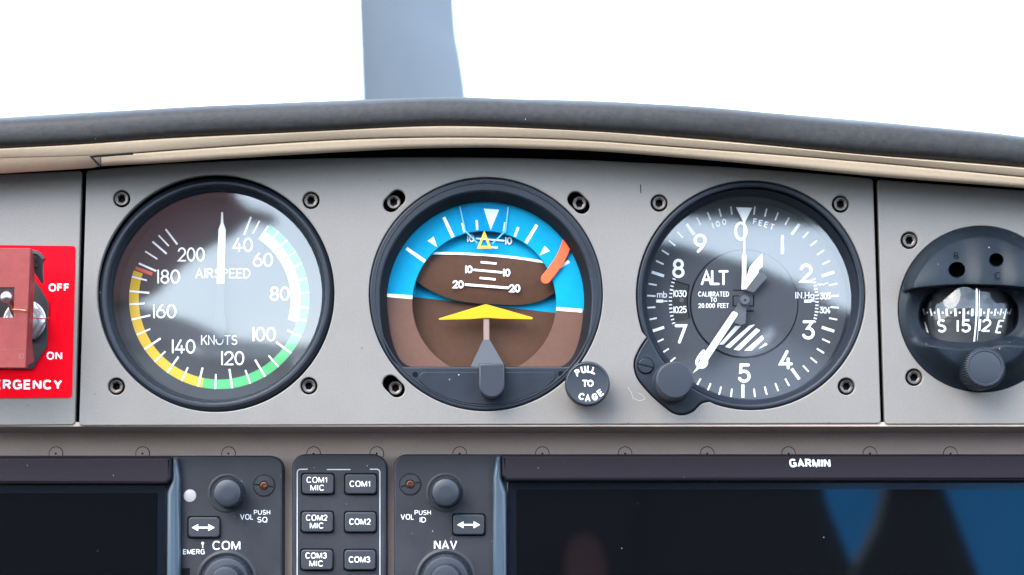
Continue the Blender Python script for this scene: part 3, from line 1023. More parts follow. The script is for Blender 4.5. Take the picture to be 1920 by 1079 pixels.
# roll ring: blue above, brown below its white line
RC, RD = (908, 568.5), -44
HA = 4.55
def ring_half(a0, a1, nm, material):
    pts = [(RC[0] + 200 * sin(radians(t)), RC[1] - 200 * cos(radians(t))) for t in [a0 + (a1 - a0) * i / 50 for i in range(51)]]
    pts += [(RC[0] + 135 * sin(radians(t)), RC[1] - 135 * cos(radians(t))) for t in [a1 + (a0 - a1) * i / 50 for i in range(51)]]
    return plate_mb([pts], RD, 12, 0.6).build(nm, material, att)
rs = ring_half(-90 + HA, 90 + HA, 'sky_ring', M['sky_blue'])
rg = ring_half(90 + HA + 0.05, 270 + HA - 0.05, 'ground_ring', M['earth_ring'])
mb = MB()
for sgn in (-1, 1):
    ux, uy = cos(radians(HA)) * sgn, sin(radians(HA)) * sgn
    ribbon(mb, [(RC[0] + ux * 135.5, RC[1] + uy * 135.5), (RC[0] + ux * 184.2, RC[1] + uy * 184.2)], 6.5, RD + .5, False)
for a_, b_, w_ in [((832, 407.6), (849.5, 445), 6), ((1006.8, 422), (986, 456), 6), ((893.6, 413), (894.8, 431.5), 4.4), ((971.8, 426.5), (965, 444), 4.4), ((866, 418.5), (870.2, 436), 2.6), ((946.7, 417), (943.8, 434), 2.6), ((762, 466), (797, 490.5), 6.4), ((1067, 490), (1044, 505), 6.0)]:
    ribbon(mb, [a_, b_], w_, RD + .5, False)
for tri in [[(907, 391.5), (936, 393.5), (920, 431.5)], [(802, 452), (813, 444), (819.5, 463.5)], [(1021, 461.5), (1031, 471), (1012, 479)]]:
    sheet_mb(tri, RD + .5, mb)
mb.build('bank_marks', M['white'], rs, smooth=False)
# back card
BD = -78
up = [(RC[0] - 160, 554), (RC[0] + 160, 590), (RC[0] + 160, 400), (RC[0] - 160, 400)]
dn = [(RC[0] - 160, 554), (RC[0] + 160, 590), (RC[0] + 160, 720), (RC[0] - 160, 720)]
sheet_mb(up, BD).build('back_sky', M['sky_blue'], att, smooth=False)
sheet_mb(dn, BD).build('back_ground', M['earth'], att, smooth=False)
# curved horizon drum
hz = smooth_curve([(756, 475), (810, 475.2), (860, 475.8), (919, 479), (970, 484), (1019, 491.5), (1060, 499)], 8)
bt = smooth_curve([(756, 500), (781, 527), (800, 541), (839, 559), (880, 567.5), (919, 570.5), (955, 572), (981, 571.5), (1005, 567), (1020, 561.5), (1041, 549), (1060, 536)], 8)
def dd(v):
    return -58 - ((v - 505) / 75.0) ** 2 * 12
def drum(fa, fb, nrow, nm, material, depth=0.0, x0=758, x1=1058):
    mb = MB()
    vs, fs = [], []
    N = 70
    for i in range(N + 1):
        x = x0 + (x1 - x0) * i / N
        a, b = fa(x), fb(x)
        for j in range(nrow + 1):
            v = a + (b - a) * j / nrow
            vs.append(P(x, v, dd(v) + depth))
    k = nrow + 1
    for i in range(N):
        for j in range(nrow):
            fs.append((i * k + j, i * k + j + 1, (i + 1) * k + j + 1, (i + 1) * k + j))
    mb.add(vs, fs)
    return mb.build(nm, material, att, angle=80)
drs = drum(lambda x: 410, lambda x: interp(x, hz), 8, 'drum_sky', M['sky_blue'])
drg = drum(lambda x: interp(x, hz), lambda x: interp(x, bt), 14, 'drum_ground', M['earth'])
mb = MB()
ribbon(mb, [(x, interp(x, hz)) for x in range(770, 1052, 8)], 4.4, dd(484) + 1.5, False)
mb.build('horizon_line', M['white'], drs, smooth=False)
mb = MB()
for a_, b_, w_ in [((892, 447.5), (946, 451.8), 3.2), ((905, 463.4), (933.5, 464.7), 3.6)]:
    ribbon(mb, [a_, b_], w_, dd(450) + 4.5, False)
engrave(mb, '10', 882.5, 447, 14.5, 2.4, dd(447) + 4.5)
engrave(mb, '10', 953.5, 451.8, 14, 2.6, dd(450) + 4.5)
mb.build('climb_marks', M['white'], drs, smooth=False)
mb = MB()
for a_, b_, w_ in [((901.3, 491.8), (931, 494.6), 4), ((888, 506.3), (942, 511.2), 4), ((899.5, 521.5), (929.3, 524.3), 4), ((871.5, 533.8), (954.5, 540.3), 4.4)]:
    ribbon(mb, [a_, b_], w_, dd(500) + 1.5, False)
engrave(mb, '10', 879, 505.5, 14.5, 2.9, dd(505) + 1.6)
engrave(mb, '10', 950, 511.5, 14.5, 2.9, dd(511) + 1.6)
engrave(mb, '20', 859, 533.5, 15, 2.9, dd(533) + 4)
engrave(mb, '20', 965, 541, 15, 2.9, dd(541) + 6)
mb.build('dive_marks', M['white'], drg, smooth=False)
# clear acrylic tongue that carries the amber bank pointer
ac = plate_mb([[(862, 386), (872.5, 433), (893, 455), (923, 456), (947.5, 433), (953, 386)]], -40, 3, 0)
acp = ac.build('pointer_tongue', M['acrylic'], att, smooth=False)
mb = MB()
ribbon(mb, [(862, 388), (872.5, 433.5), (895, 456)], 2.4, -39.4, False)
ribbon(mb, [(953, 388), (947.5, 433.5), (923, 457)], 2.4, -39.4, False)
mb.build('tongue_edge', M['acrylic_edge'], acp, smooth=False)
plate_mb([[(908, 432.5), (922.5, 466.5), (894, 466.5)], [(908, 444), (915.5, 461.3), (900.5, 461.3)]], -37.5, 2.5, 0.4).build('bank_pointer', M['amber'], att)
# orange flag
mb = MB()
fl = smooth_curve([(1064, 452), (1058, 470), (1048, 490), (1035, 508.5), (1023.5, 523)], 8)
n = len(fl)
L, R = [], []
for i, p in enumerate(fl):
    t = (Vector(fl[min(i + 1, n - 1)]) - Vector(fl[max(i - 1, 0)])).normalized()
    L.append((p[0] - t.y * 9.5, p[1] + t.x * 9.5))
    R.append((p[0] + t.y * 9.5, p[1] - t.x * 9.5))
e = Vector(fl[-1])
t = (Vector(fl[-1]) - Vector(fl[-3])).normalized()
aa = atan2(t.y, t.x)
capp = [(e.x + 9.5 * cos(aa + pi / 2 - pi * i / 10), e.y + 9.5 * sin(aa + pi / 2 - pi * i / 10)) for i in range(1, 10)]
plate_mb([L + capp + R[::-1]], -37, 4, 1.0).build('warning_flag', M['flag'], att)
# aircraft symbol, stalk and slate base
plate_mb([round_poly([(822.5, 597.5), (911, 570.5), (999, 595.5), (999, 599.5), (940, 598.5), (912, 596.5), (884, 599), (823, 600.5)], [2, 3, 2, 2, 0, 0, 0, 2], 4)], -46, 5, 1.0).build('aircraft_symbol', M['symbol'], att)
plate_mb([[(906.8, 596), (917.2, 596), (917.5, 640), (906.5, 640)]], -49, 4, 0.6).build('stalk', M['stalk'], att)
plate_mb([[(906.5, 637), (918, 637), (944, 682), (949, 694), (880, 694), (885, 682)]], -46, 4, 0.6).build('symbol_base', M['grey_symbol'], att)
sheet_mb(dwin(910, 562, 184.5, 688.5, 30), -32).build('glass', M['glass_ar'], att, smooth=False)
# crescent cover below the window
cres = round_poly([(790, 697.5), (1042, 697.5), (1041, 712), (1020, 730), (985, 747), (950, 756.5), (912, 759.5), (873, 756.5), (838, 747), (803, 730), (784, 712)], [14, 14, 10, 6, 6, 6, 6, 6, 6, 6, 10], 6)
plate_mb([cres], 1.5, 6, 1.2).build('crescent_cover', M['bezel'], att)
for u, v in ((778.5, 702.6), (1051.7, 701)):
    lathe_mb(u, v, 0.5, [(5.2, .5), (4.6, 0.6)], 20).build('pin_hole', M['seam'], att, smooth=False)
# horizon setting knob
kn = [(897.5, 682), (946.5, 682), (946.5, 722)] + [(922 + 24.5 * cos(radians(t)), 722 + 24.5 * sin(radians(t))) for t in range(10, 180, 10)] + [(897.5, 722)]
plate_mb([kn], 46, 46, 3.5, 3).build('horizon_knob', M['knob'], att)
# cage knob on its side arm
plate_mb([round_poly([(1035, 690), (1120, 690), (1128, 735), (1095, 768), (1040, 742)], [4, 14, 18, 16, 4], 6)], -10, 30, 2).build('cage_arm', M['bezel'], att)
ck = lathe_mb(1101.5, 719.5, 52, [(36, -10), (36, 20), (41, 24), (42, 28), (42, 48), (40, 51.5), (38, 52), (36.6, 50.6), (35.5, 50.4)], 96).build('cage_knob', M['knob'], att, angle=25)
mb = MB()
for s, u, v, r in [('P', 1083, 699, -24), ('U', 1094, 693.6, -9), ('L', 1104.4, 692.8, 4), ('L', 1113.4, 695.4, 16)]:
    engrave(mb, s, u, v, 12.8, 2.6, 51, rot=r)
engrave(mb, 'TO', 1102.5, 719, 12.8, 2.6, 51, width=21)
for s, u, v, r in [('C', 1090, 743.6, 14), ('A', 1102, 746.6, 0), ('G', 1115, 744.6, -14), ('E', 1125.4, 737, -38)]:
    engrave(mb, s, u, v, 12.8, 2.6, 51, rot=r)
mb.build('lettering', M['white'], ck, smooth=False)

# ------------------------------------------------------------------ altimeter
alt = thing('altimeter', 'round altimeter gauge marked ALT with three white hands and a corner knob', 'gauge', P(*alt_c, -4))
LD = -78
LC = (1393, 566)
def scale_loop(cx, cy, k, loop):
    return [(cx + (x - cx) * k, cy + (y - cy) * k) for x, y in loop]
plate_mb([alt_outline(214), circ(1407.5, 555, 203.5, 128)], -3, 40, 3.5, 3).build('bezel', M['bezel'], alt, angle=28)
lathe_mb(1407.5, 555, -3, [(204, -5), (200.5, -12), (197, -15), (193.5, -24)], 128, close=False).build('bezel_slope', M['bezel_in'], alt)
lathe_mb(1407.5, 555, -3, [(193.5, -24), (193.2, -25), (193.2, LD)], 128, close=False).build('inner_wall', M['bezel_in'], alt)
dl = disc_mb(1405, 558, 203, LD, 128).build('dial', M['dialgrey'], alt, smooth=False)
mb = MB()
for i in range(50):
    a = radians(i * 7.2)
    big = i % 5 == 0
    if i == 0 or 211 < i * 7.2 < 220:
        continue
    ribbon(mb, [(LC[0] + r * sin(a), LC[1] - r * cos(a)) for r in (180, 155.5 if big else 164.5)], 5.4 if big else 3.0, LD + .5, False)
mb.build('tick_marks', M['white'], dl, smooth=False)
mb = MB()
for s, u, v in [('0', 1389, 433.5), ('1', 1467, 459), ('2', 1511.4, 512.8), ('3', 1516, 619), ('4', 1473.5, 675), ('5', 1395.8, 700), ('6', 1315.7, 673.6), ('7', 1276.5, 626.5), ('8', 1272, 503.7), ('9', 1312.6, 456.6)]:
    engrave(mb, s, u, v, 36, 5.4, LD + .6)
mb.build('numerals', M['white'], dl, smooth=False)
mb = MB()
for s, u, v, r in [('1', 1336.6, 423.5, -18), ('0', 1346, 420, -14), ('0', 1358, 416.5, -10), ('F', 1415.4, 415.5, 10), ('E', 1426, 418.5, 12), ('E', 1436.5, 421.5, 16), ('T', 1447.5, 425.5, 20)]:
    engrave(mb, s, u, v, 11, 1.7, LD + .6, rot=r)
mb.build('lettering', M['print'], dl, smooth=False)
mb = MB()
engrave(mb, 'mb', 1241.3, 552.6, 12.5, 1.8, LD + .6, width=19)
mb.build('lettering', M['print'], dl, smooth=False)
mb = MB()
engrave(mb, 'IN.Hg', 1509, 554, 12.5, 1.8, LD + 3, width=36, gap=.3)
mb.build('lettering', M['print'], dl, smooth=False)
for x in (1237, 1514.5):
    mb = MB()
    ribbon(mb, [(x - 6.5, 565), (x + 6.5, 565)], 5.6, LD + .5, False)
    ribbon(mb, [(x + 6.5, 565), (x + 14.5, 565)], 1.8, LD + .6, False)
    mb.build('index_mark', M['white'], dl, smooth=False)
# pressure windows
mb = MB()
sheet_mb([(1258, 525), (1293, 535)] + [(LC[0] - 104 * cos(radians(t)), LC[1] - 104 * sin(radians(t))) for t in (12, 6, 0, -8, -16, -18)] + [(1264, 605)] + [(LC[0] - 139 * cos(radians(t)), LC[1] - 139 * sin(radians(t))) for t in (-14, -6, 0, 8, 15)], LD + .3, mb)
mb.build('pressure_window', M['dial'], dl, smooth=False)
mb = MB()
ribbon(mb, [(1258, 525), (1292, 535), (1290, 548), (1288.6, 565), (1290, 583), (1293, 596.5)], 2.2, LD + .7, False)
mb.build('window_edge', M['seam'], dl, smooth=False)
mb = MB()
for i in range(13):
    a = radians(269.5 + (i - 6) * 2.95 + 1)
    ribbon(mb, [(LC[0] + r * sin(a), LC[1] - r * cos(a)) for r in (139, 133)], 3.2 if i in (4, 9) else 2.4, LD + .8, False)
    if 1 < i < 13:
        pass
engrave(mb, '1030', 1274.8, 551, 13, 2.1, LD + .9, width=25.5, gap=.2, rot=1)
engrave(mb, '1025', 1275, 581, 13, 2.1, LD + .9, width=25.5, gap=.2, rot=-2)
mb.build('pressure_scale', M['print'], dl, smooth=False)
mb = MB()
for i in range(14):
    a = radians(90 + (i - 6.3) * 2.55 - 1.5)
    ribbon(mb, [(LC[0] + r * sin(a), LC[1] - r * cos(a)) for r in (136, 142 if i % 5 else 143)], 2.6, LD + .8, False)
engrave(mb, '303', 1547.5, 555.5, 12.5, 2.1, LD + .9, width=21, gap=.16, rot=-2)
engrave(mb, '304', 1547, 582, 12.5, 2.1, LD + .9, width=21, gap=.16, rot=2)
for q in ([(1534, 533), (1537, 535), (1540, 532.6)], [(1541.5, 534), (1545, 534), (1547, 531.5)], [(1549, 532.5), (1552, 531)]):
    ribbon(mb, q, 1.7, LD + .9)
ribbon(mb, [(1548.6, 561), (1549.0, 561.4)], 1.9, LD + 1.1)
ribbon(mb, [(1548.2, 587.4), (1548.6, 587.8)], 1.9, LD + 1.1)
mb.build('pressure_scale', M['print'], dl, smooth=False)
lathe_mb(1278, 563, LD + .8, [(4.2, LD + .8), (3.9, LD + 1.2)], 20).build('rivet', M['grey_symbol'], dl)
# turning centre disc with its dark edge and the striped low-altitude window
CDC = (1395.8, 569.5)
disc = plate_mb([circ(*CDC, 99.5, 96)], LD + 2.4, 1.8, 0.3).build('centre_disc', M['dialgrey'], alt)
plate_mb([circ(CDC[0] - 1, CDC[1] + .5, 102, 96), circ(*CDC, 99.4, 96)], LD + 0.9, 0.6, 0).build('disc_gap', M['seam'], alt, smooth=False)
mb = MB()
for poly in ([(175, 770), (222, 770), (75, 927), (38, 927)], [(290, 768), (340, 758), (128, 958), (88, 946)], [(350, 790), (383, 808), (208, 977), (160, 970)], [(398, 850), (417, 877), (312, 978), (250, 978)], [(430, 912), (446, 928), (368, 964)]):
    sheet_mb([(1340 + x / 4.493, 440 + y / 4.493) for x, y in poly], LD + 2.9, mb)
mb.build('warning_stripes', M['white'], disc, smooth=False)
mb = MB()
engrave(mb, 'CALIBRATED', 1338, 551.8, 9.4, 1.35, LD + 3, width=58, gap=.34)
engrave(mb, 'TO', 1338, 562.5, 8.6, 1.35, LD + 3, width=12, gap=.4)
engrave(mb, '20.000 FEET', 1338, 573.4, 8.8, 1.35, LD + 3, width=57, gap=.34)
engrave(mb, 'ALT', 1340, 521, 28, 4.4, LD + 3, width=52, gap=.10)
mb.build('lettering', M['white'], disc, smooth=False)
mb = MB()
for q, w_ in (([(1374, 544.5), (1394, 544.5)], 2), ([(1374.5, 555.5), (1374.5, 574), (1384, 574)], 2.4), ([(1374, 555.3), (1386, 555.3)], 1.8), ([(1413, 553), (1413, 574), (1404, 574)], 2.4), ([(1399, 583.5), (1413, 583.5)], 3), ([(1378, 606.5), (1384, 609.5), (1392, 609.8)], 1.8)):
    ribbon(mb, q, w_, LD + 2.9, False)
mb.build('disc_slots', M['seam'], disc, smooth=False)
# hands
hub = (1397, 563)
h3 = plate_mb([[(1380, 388.8), (1410.5, 390), (1397.6, 416), (1397.2, 475), (1399.4, 479), (1399.4, 520), (1397, 543), (1390.4, 543), (1391.2, 520), (1391.6, 479), (1394, 475), (1394.2, 417)]], LD + 14, 2.5, 0.4).build('ten_thousand_hand', M['white'], alt)
plate_mb([[(1401, 545), (1413, 549), (1438, 521), (1434, 513), (1421, 510), (1401, 537), (1396, 543)]], LD + 17, 2, 0.3).build('thousand_hand_arm', M['grey_symbol'], alt)
plate_mb([[(1429.3, 475.5), (1430, 500), (1423, 506), (1422, 512), (1398.5, 543), (1395.8, 541), (1400, 519), (1406, 500.5)]], LD + 18, 2.5, 0.4).build('thousand_hand', M['white'], alt)
plate_mb([[(1389, 560), (1400, 571), (1398, 606), (1390, 610), (1377, 606), (1372, 590), (1380, 577)]], LD + 21, 2, 0.3).build('hundred_hand_arm', M['grey_symbol'], alt)
plate_mb([round_poly([(1374.5, 583), (1385, 588.5), (1325.5, 679), (1313, 690), (1299, 700.5), (1309, 685), (1315, 671)], [5, 5, 3, 2, 0, 2, 3], 5)], LD + 23, 2.5, 0.5).build('hundred_hand', M['white'], alt)
hb = lathe_mb(1397, 563, LD + 32, [(9.2, LD + 16), (9.2, LD + 31), (8.2, LD + 32)], 40).build('hub', M['grey_symbol'], alt)
lathe_mb(1397, 563, LD + 32.4, [(2, LD + 32.4), (1.8, LD + 32.5)], 14).build('pivot', M['seam'], hb)
disc_mb(1406.5, 556, 193, -27, 128).build('glass', M['glass'], alt, smooth=False)
# corner knob and lock screw
lathe_mb(1265, 713.4, 60, [(38.5, -5), (38.5, 2), (35.6, 6), (35.4, 54), (34.6, 58), (32, 60), (28, 60.2)], 72).build('setting_knob', M['knob'], alt, angle=28)
ls = lathe_mb(1210.8, 686, -1, [(16, -2.5), (15.4, -1), (14.3, -2.2), (14.2, 0), (13, .8)], 40).build('lock_screw', M['bezel'], alt, angle=25)
mb = MB()
ribbon(mb, [(1197, 682.3), (1224.6, 689.8)], 2.6, 1.0, False)
mb.build('screw_slot', M['seam'], ls, smooth=False)

# ------------------------------------------------------------------ magnetic compass
cmp_ = thing('magnetic_compass', 'dark round magnetic compass with a hooded glass bowl and ribbed knob', 'compass', P(1840, 580, 0))
NR, NA = 150, 360
def sst(a, b, x):
    t = max(0.0, min(1.0, (x - a) / (b - a)))
    return t * t * (3 - 2 * t)
BCX, BCY = 1816, 590
def cheight(u, v):
    r = hypot(u - 1840, v - 580) / 155
    h = 16 * (1 - r ** 6)
    visor = 541 - 7 * (1 - ((u - 1823) / 105.0) ** 2)
    # hood: rises towards the visor edge, then falls away under it
    lat = 1 - sst(0.75, 1.0, abs(u - 1826) / 150.0)
    hood = (14 + 34 * sst(425, 535, v)) * (1 - sst(visor - 1, visor + 5, v)) * lat
    groove = 1 - 0.25 * math.exp(-((u - 1806) / 28.0) ** 2) - 0.25 * math.exp(-((u - 1875) / 22.0) ** 2)
    h += hood * (1 - sst(0.86, 1.0, r)) * groove
    # lower lip: two shoulders either side of a dip
    dip = math.exp(-((u - 1830) / 46.0) ** 2)
    sh = sst(632, 652, v + 10 * dip) * (1 - sst(0.70, 0.98, r))
    h += (30 - 10 * dip) * sh * lat
    # cheeks sink towards the bowl
    e = (abs((u - BCX) / 89.0) ** 2.5 + abs((v - BCY) / 50.0) ** 2.5) ** (1 / 2.5)
    h -= 14 * (1 - sst(1.0, 1.35, e)) * (1 - sst(visor - 2, visor + 6, v) * 0 - 0) * (0 if v < visor else 1)
    if v > visor:
        h -= 70 * (1 - sst(0.96, 1.06, e))
    for (hu, hv, hr) in ((1794, 506.6, 15), (1868, 488, 12.5)):
        h -= 60 * (1 - sst(hr - 1.5, hr + 0.6, hypot(u - hu, (v - hv) * 1.06)))
    return h
vs, fs = [], []
for j in range(NR + 1):
    r = 155 * (1 - (1 - j / NR) ** 1.0)
    for i in range(NA):
        a = 2 * pi * i / NA
        u, v = 1840 + r * cos(a), 580 + r * sin(a)
        if j == NR:
            vs.append(P(u, v, -20))
            continue
        rr = r * NR / (NR - 1)
        rr = min(rr, 154.9)
        u, v = 1840 + rr * cos(a), 580 + rr * sin(a)
        h = cheight(u, v)
        p0 = P(u, v, 0)
        # vertical faces read from the front: place by panel position, then raise
        q = P(u, v, h)
        vs.append(q)
for j in range(NR):
    for i in range(NA):
        fs.append((j * NA + i, (j + 1) * NA + i, (j + 1) * NA + (i + 1) % NA, j * NA + (i + 1) % NA))
body = MB().add(vs, fs).build('body', M['compass'], cmp_, recalc=False, angle=60)
mb = MB()
for (hu, hv, hr) in ((1794, 506.6, 15.2), (1868, 488, 12.8)):
    lathe_mb(hu, hv, 20, [(hr, 8), (hr - .5, 7.5)], 30, mb)
mb.build('adjuster_hole', M['seam'], cmp_, smooth=False)
mb = MB()
engrave(mb, 'B', 1793, 480, 13.5, 1.7, cheight(1793, 480) + 3)
engrave(mb, 'C', 1870.5, 517, 13.5, 1.7, cheight(1870, 517) + 4)
mb.build('lettering', M['seam'], cmp_, smooth=False)
# card drum and glass bowl
CR = 82.0
def cardpt(u, v, r=CR):
    dx = max(-r * .9995, min(r * .9995, u - BCX))
    return P(u, v, -40 + 0.75 * sqrt(r * r - dx * dx))
vs, fs = [], []
N = 60
rowsv = [540, 560, 574, 600, 630, 650]
for i in range(N + 1):
    a = pi * i / N
    for v in rowsv:
        vs.append(P(BCX - CR * cos(a), v, -40 + 0.75 * CR * sin(a)))
k = len(rowsv)
for i in range(N):
    for j in range(k - 1):
        fs.append((i * k + j, i * k + j + 1, (i + 1) * k + j + 1, (i + 1) * k + j))
crd = MB().add(vs, fs).build('card', M['card'], cmp_, angle=60)
def bent(mb, pts, w):
    q = MB()
    # subdivide, then wrap round the drum
    out = []
    for a, b in zip(pts, pts[1:]):
        for i in range(4):
            out.append((a[0] + (b[0] - a[0]) * i / 4, a[1] + (b[1] - a[1]) * i / 4))
    out.append(pts[-1])
    n = len(out)
    L, R = [], []
    for i, p in enumerate(out):
        t = (Vector(out[min(i + 1, n - 1)]) - Vector(out[max(i - 1, 0)])).normalized()
        L.append((p[0] - t.y * w / 2, p[1] + t.x * w / 2))
        R.append((p[0] + t.y * w / 2, p[1] - t.x * w / 2))
    vs = [cardpt(*p, r=CR + .6) for p in L] + [cardpt(*p, r=CR + .6) for p in R]
    mb.add(vs, [(n + i, n + i + 1, i + 1, i) for i in range(n - 1)])
def Z(x, y):
    return (1670 + x / 3.268, 420 + y / 3.268)
mb = MB()
for x, ln, sl, w_ in [(204, 40, 6, 2.6), (247, 42, 5, 3.2), (295, 66, 4, 3.6), (343, 44, 2, 3.6), (396, 46, 1, 3.8), (448, 68, 0, 4.2), (500, 46, -1, 3.8), (551, 46, -2, 3.6), (597, 66, -4, 3.6), (640, 42, -4, 3.2), (675, 40, -5, 3.0), (702, 62, -8, 2.8), (734, 36, -6, 2.2)]:
    bent(mb, [Z(x - sl, 520), Z(x + sl, 520 + ln)], w_)
for x in (224, 269, 319, 370, 423, 474, 573, 618, 657, 690, 718):
    bent(mb, [Z(x, 539), Z(x, 550)], 3.0 if 250 < x < 640 else 2.0)
def bent_glyph(ch, cx, cy, h, w, kx=1.0, sl=0.0):
    gw, st = G[ch]
    for pl in st:
        q = [(cx + ((px - gw / 2) * kx + sl * (py - .5)) * h, cy - (py - .5) * h) for px, py in pl]
        bent(mb, q, w)
bent_glyph('I', *Z(218, 635), 20, 3.0, 1, -0.30)
bent_glyph('S', *Z(312, 625), 21, 3.6, 1.1, -0.05)
bent_glyph('1', *Z(411, 625), 21, 3.6)
bent_glyph('5', *Z(462, 625), 21, 3.8, 1.15)
bent_glyph('1', *Z(546, 620), 21, 3.6, 1, .1)
bent_glyph('2', *Z(586, 622), 21, 3.6, 1.1, .12)
bent_glyph('E', *Z(670, 630), 22, 3.2, .75, .28)
mb.build('card_marks', M['white'], crd, smooth=False)
# dome
mb = MB()
vs, fs = [], []
NU, NV = 48, 32
for j in range(NV + 1):
    for i in range(NU + 1):
        x = -1 + 2 * i / NU
        y = -1 + 2 * j / NV
        k = max(0.0, 1 - x * x) ** 0.5
        px, py = 94 * x, 58 * y
        z = 94 * 94 - px * px - (py * 0.9) ** 2
        z = sqrt(z) if z > 0 else 0
        vs.append(P(BCX + px, BCY + py, -32 + z))
for j in range(NV):
    for i in range(NU):
        q = j * (NU + 1) + i
        fs.append((q, q + NU + 1, q + NU + 2, q + 1))
MB().add(vs, fs).build('glass_bowl', M['bowl'], cmp_, angle=80)
mb = MB()
lp = [P(*Z(527 - 14 * (y - 400) / 310 + 6 * sin(pi * (y - 400) / 310), y), 44 + 14 * sin(pi * (y - 400) / 310)) for y in range(396, 722, 12)]
tube_mb(lp, 1.5 * SX, 8).build('lubber_line', M['white'], cmp_)
lp = [P(*Z(543 - 12 * (y - 400) / 310 + 5 * sin(pi * (y - 400) / 310), y), 40 + 14 * sin(pi * (y - 400) / 310)) for y in range(402, 716, 12)]
tube_mb(lp, 0.6 * SX, 6).build('lubber_edge', M['print'], cmp_)
# ribbed knob
kw = lambda i, r, d: 1.0 + (0.034 if i % 4 < 2 else -0.034) if r > 33.5 else 1.0
ckb = lathe_mb(1847.5, 689.5, 66, [(39, 8), (39, 58), (36.5, 64), (34, 66), (31.2, 66), (30.2, 64.6), (29, 64.8), (15, 65.4)], 208, wob=kw).build('knob', M['knob'], cmp_, angle=28)

# ------------------------------------------------------------------ emergency switch
plc = plate_mb([rrect(-170, 460.5, 141, 747, 7)], 1.2, 1.2, 0.3)
vs = plc.v
pl = thing('placard', 'bright red placard printed OFF, ON and EMERGENCY in white', 'placard', P(60, 747, 1))
# the placard narrows a little downwards like the plate it is stuck to
pts = round_poly([(-170, 458), (142, 461.5), (135, 746.5), (-175, 748)], 7, 6)
plate_mb([pts], 1.2, 1.1, 0.25).build('placard_plate', M['placard'], pl)
mb = MB()
engrave(mb, 'OFF', 110.8, 539.5, 14.5, 2.7, 1.6, width=39, gap=.36, face=HG, cap=False)
mb.build('lettering', M['white'], pl, smooth=False)
mb = MB()
engrave(mb, 'ON', 102, 667.5, 14.5, 2.7, 1.6, width=29, gap=.36, face=HG, cap=False)
mb.build('lettering', M['white'], pl, smooth=False)
mb = MB()
engrave(mb, 'EMERGENCY', 33, 721.5, 18.5, 3.9, 1.6, width=167, gap=.40, face=HG, cap=False)
mb.build('lettering', M['white'], pl, smooth=False)
esw = thing('emergency_switch', 'brick red hinged switch guard wired shut over a steel toggle', 'switch', P(30, 610, 2))
plate_mb([[(30, 520), (64, 524), (77, 543), (91, 568.6), (88, 650), (61, 693), (12, 691), (-120, 691), (-120, 520)]], 6, 4, 0.8).build('base_bracket', M['bracket'], esw)
# nut and washer
lathe_mb(46, 602, 10, [(40, 6), (40, 10), (38, 11), (35, 11)], 64).build('washer', M['chrome'], esw, angle=30)
lathe_mb(45, 602, 24, [(35, 11), (35, 22), (32, 25), (27, 25.5), (24, 23), (20, 23)], 6 * 8, wob=lambda i, r, d: (hexwob(i) * 1.12 if r > 33 else 1.0)).build('nut', M['chrome'], esw, angle=28)
lathe_mb(40, 601, 40, [(20, 11), (20, 46), (18, 48), (15, 48)], 48, wob=None).build('bushing', M['chrome'], esw, angle=30)
GF = 132     # front of the guard
gp = [(-150, 465), (57.5, 465.5), (48, 690.5), (-160, 689)]
slotp = [(-60, 539.5), (26.8, 539.5), (25.5, 595.5), (-60, 595.5)]
plate_mb([round_poly(gp, [0, 2, 2, 0], 3), slotp], GF, 14, 1.2).build('guard', M['guard'], esw)
# guard cheek: the side wall running back to the hinge
mb = MB()
f = [(56.6, 467), (53, 560), (50.5, 655), (47.6, 689)]
fr = [P(u, v, GF - 2) for u, v in f]
bkx = [P(u, v, 40) for u, v in ((63, 500), (64, 560), (60, 612), (64, 672))]
ba = [P(64, 480, 66), P(65.5, 528, 70), P(60, 640, 72), P(64, 678, 56)]
mb = MB()
cheek = [(fr[i], ba[i]) for i in range(4)]
vs = []
for a, b in cheek:
    vs += [a, b, a + Vector((-0.002, 0, 0)), b + Vector((-0.002, 0, 0))]
fs = []
for i in range(3):
    o = i * 4
    fs += [(o, o + 1, o + 5, o + 4), (o + 2, o + 6, o + 7, o + 3), (o + 1, o + 3, o + 7, o + 5), (o, o + 4, o + 6, o + 2)]
fs += [(0, 2, 3, 1), (12, 13, 15, 14)]
mb.add(vs, fs)
mb.build('guard_cheek', M['guard'], esw, recalc=True, smooth=True, angle=25)
mb = MB()
ribbon(mb, [(-150, 656), (48.8, 655.5)], 1.0, GF + .4, False)
engrave(mb, '10', 40, 668, 11, 2.0, GF + .4)
mb.build('guard_marking', M['guardmark'], esw, smooth=False)
# hinge ear
he = plate_mb([round_poly([(57, 467), (72, 471), (83, 484), (80, 500), (82, 533), (76, 530), (66, 514), (59, 505)], 3, 4)], 60, 5, 1.0).build('hinge_ear', M['bracket'], esw)
plate_mb([round_poly([(57, 467), (72, 471), (84, 485), (80, 489), (70, 478), (57, 475)], 2, 4)], 74, 14, 1.0).build('hinge_lip', M['bracket'], esw)
lathe_mb(66, 498, 64, [(4.5, 60), (4.3, 62), (2.8, 64)], 24).build('hinge_pin', M['steel'], he)
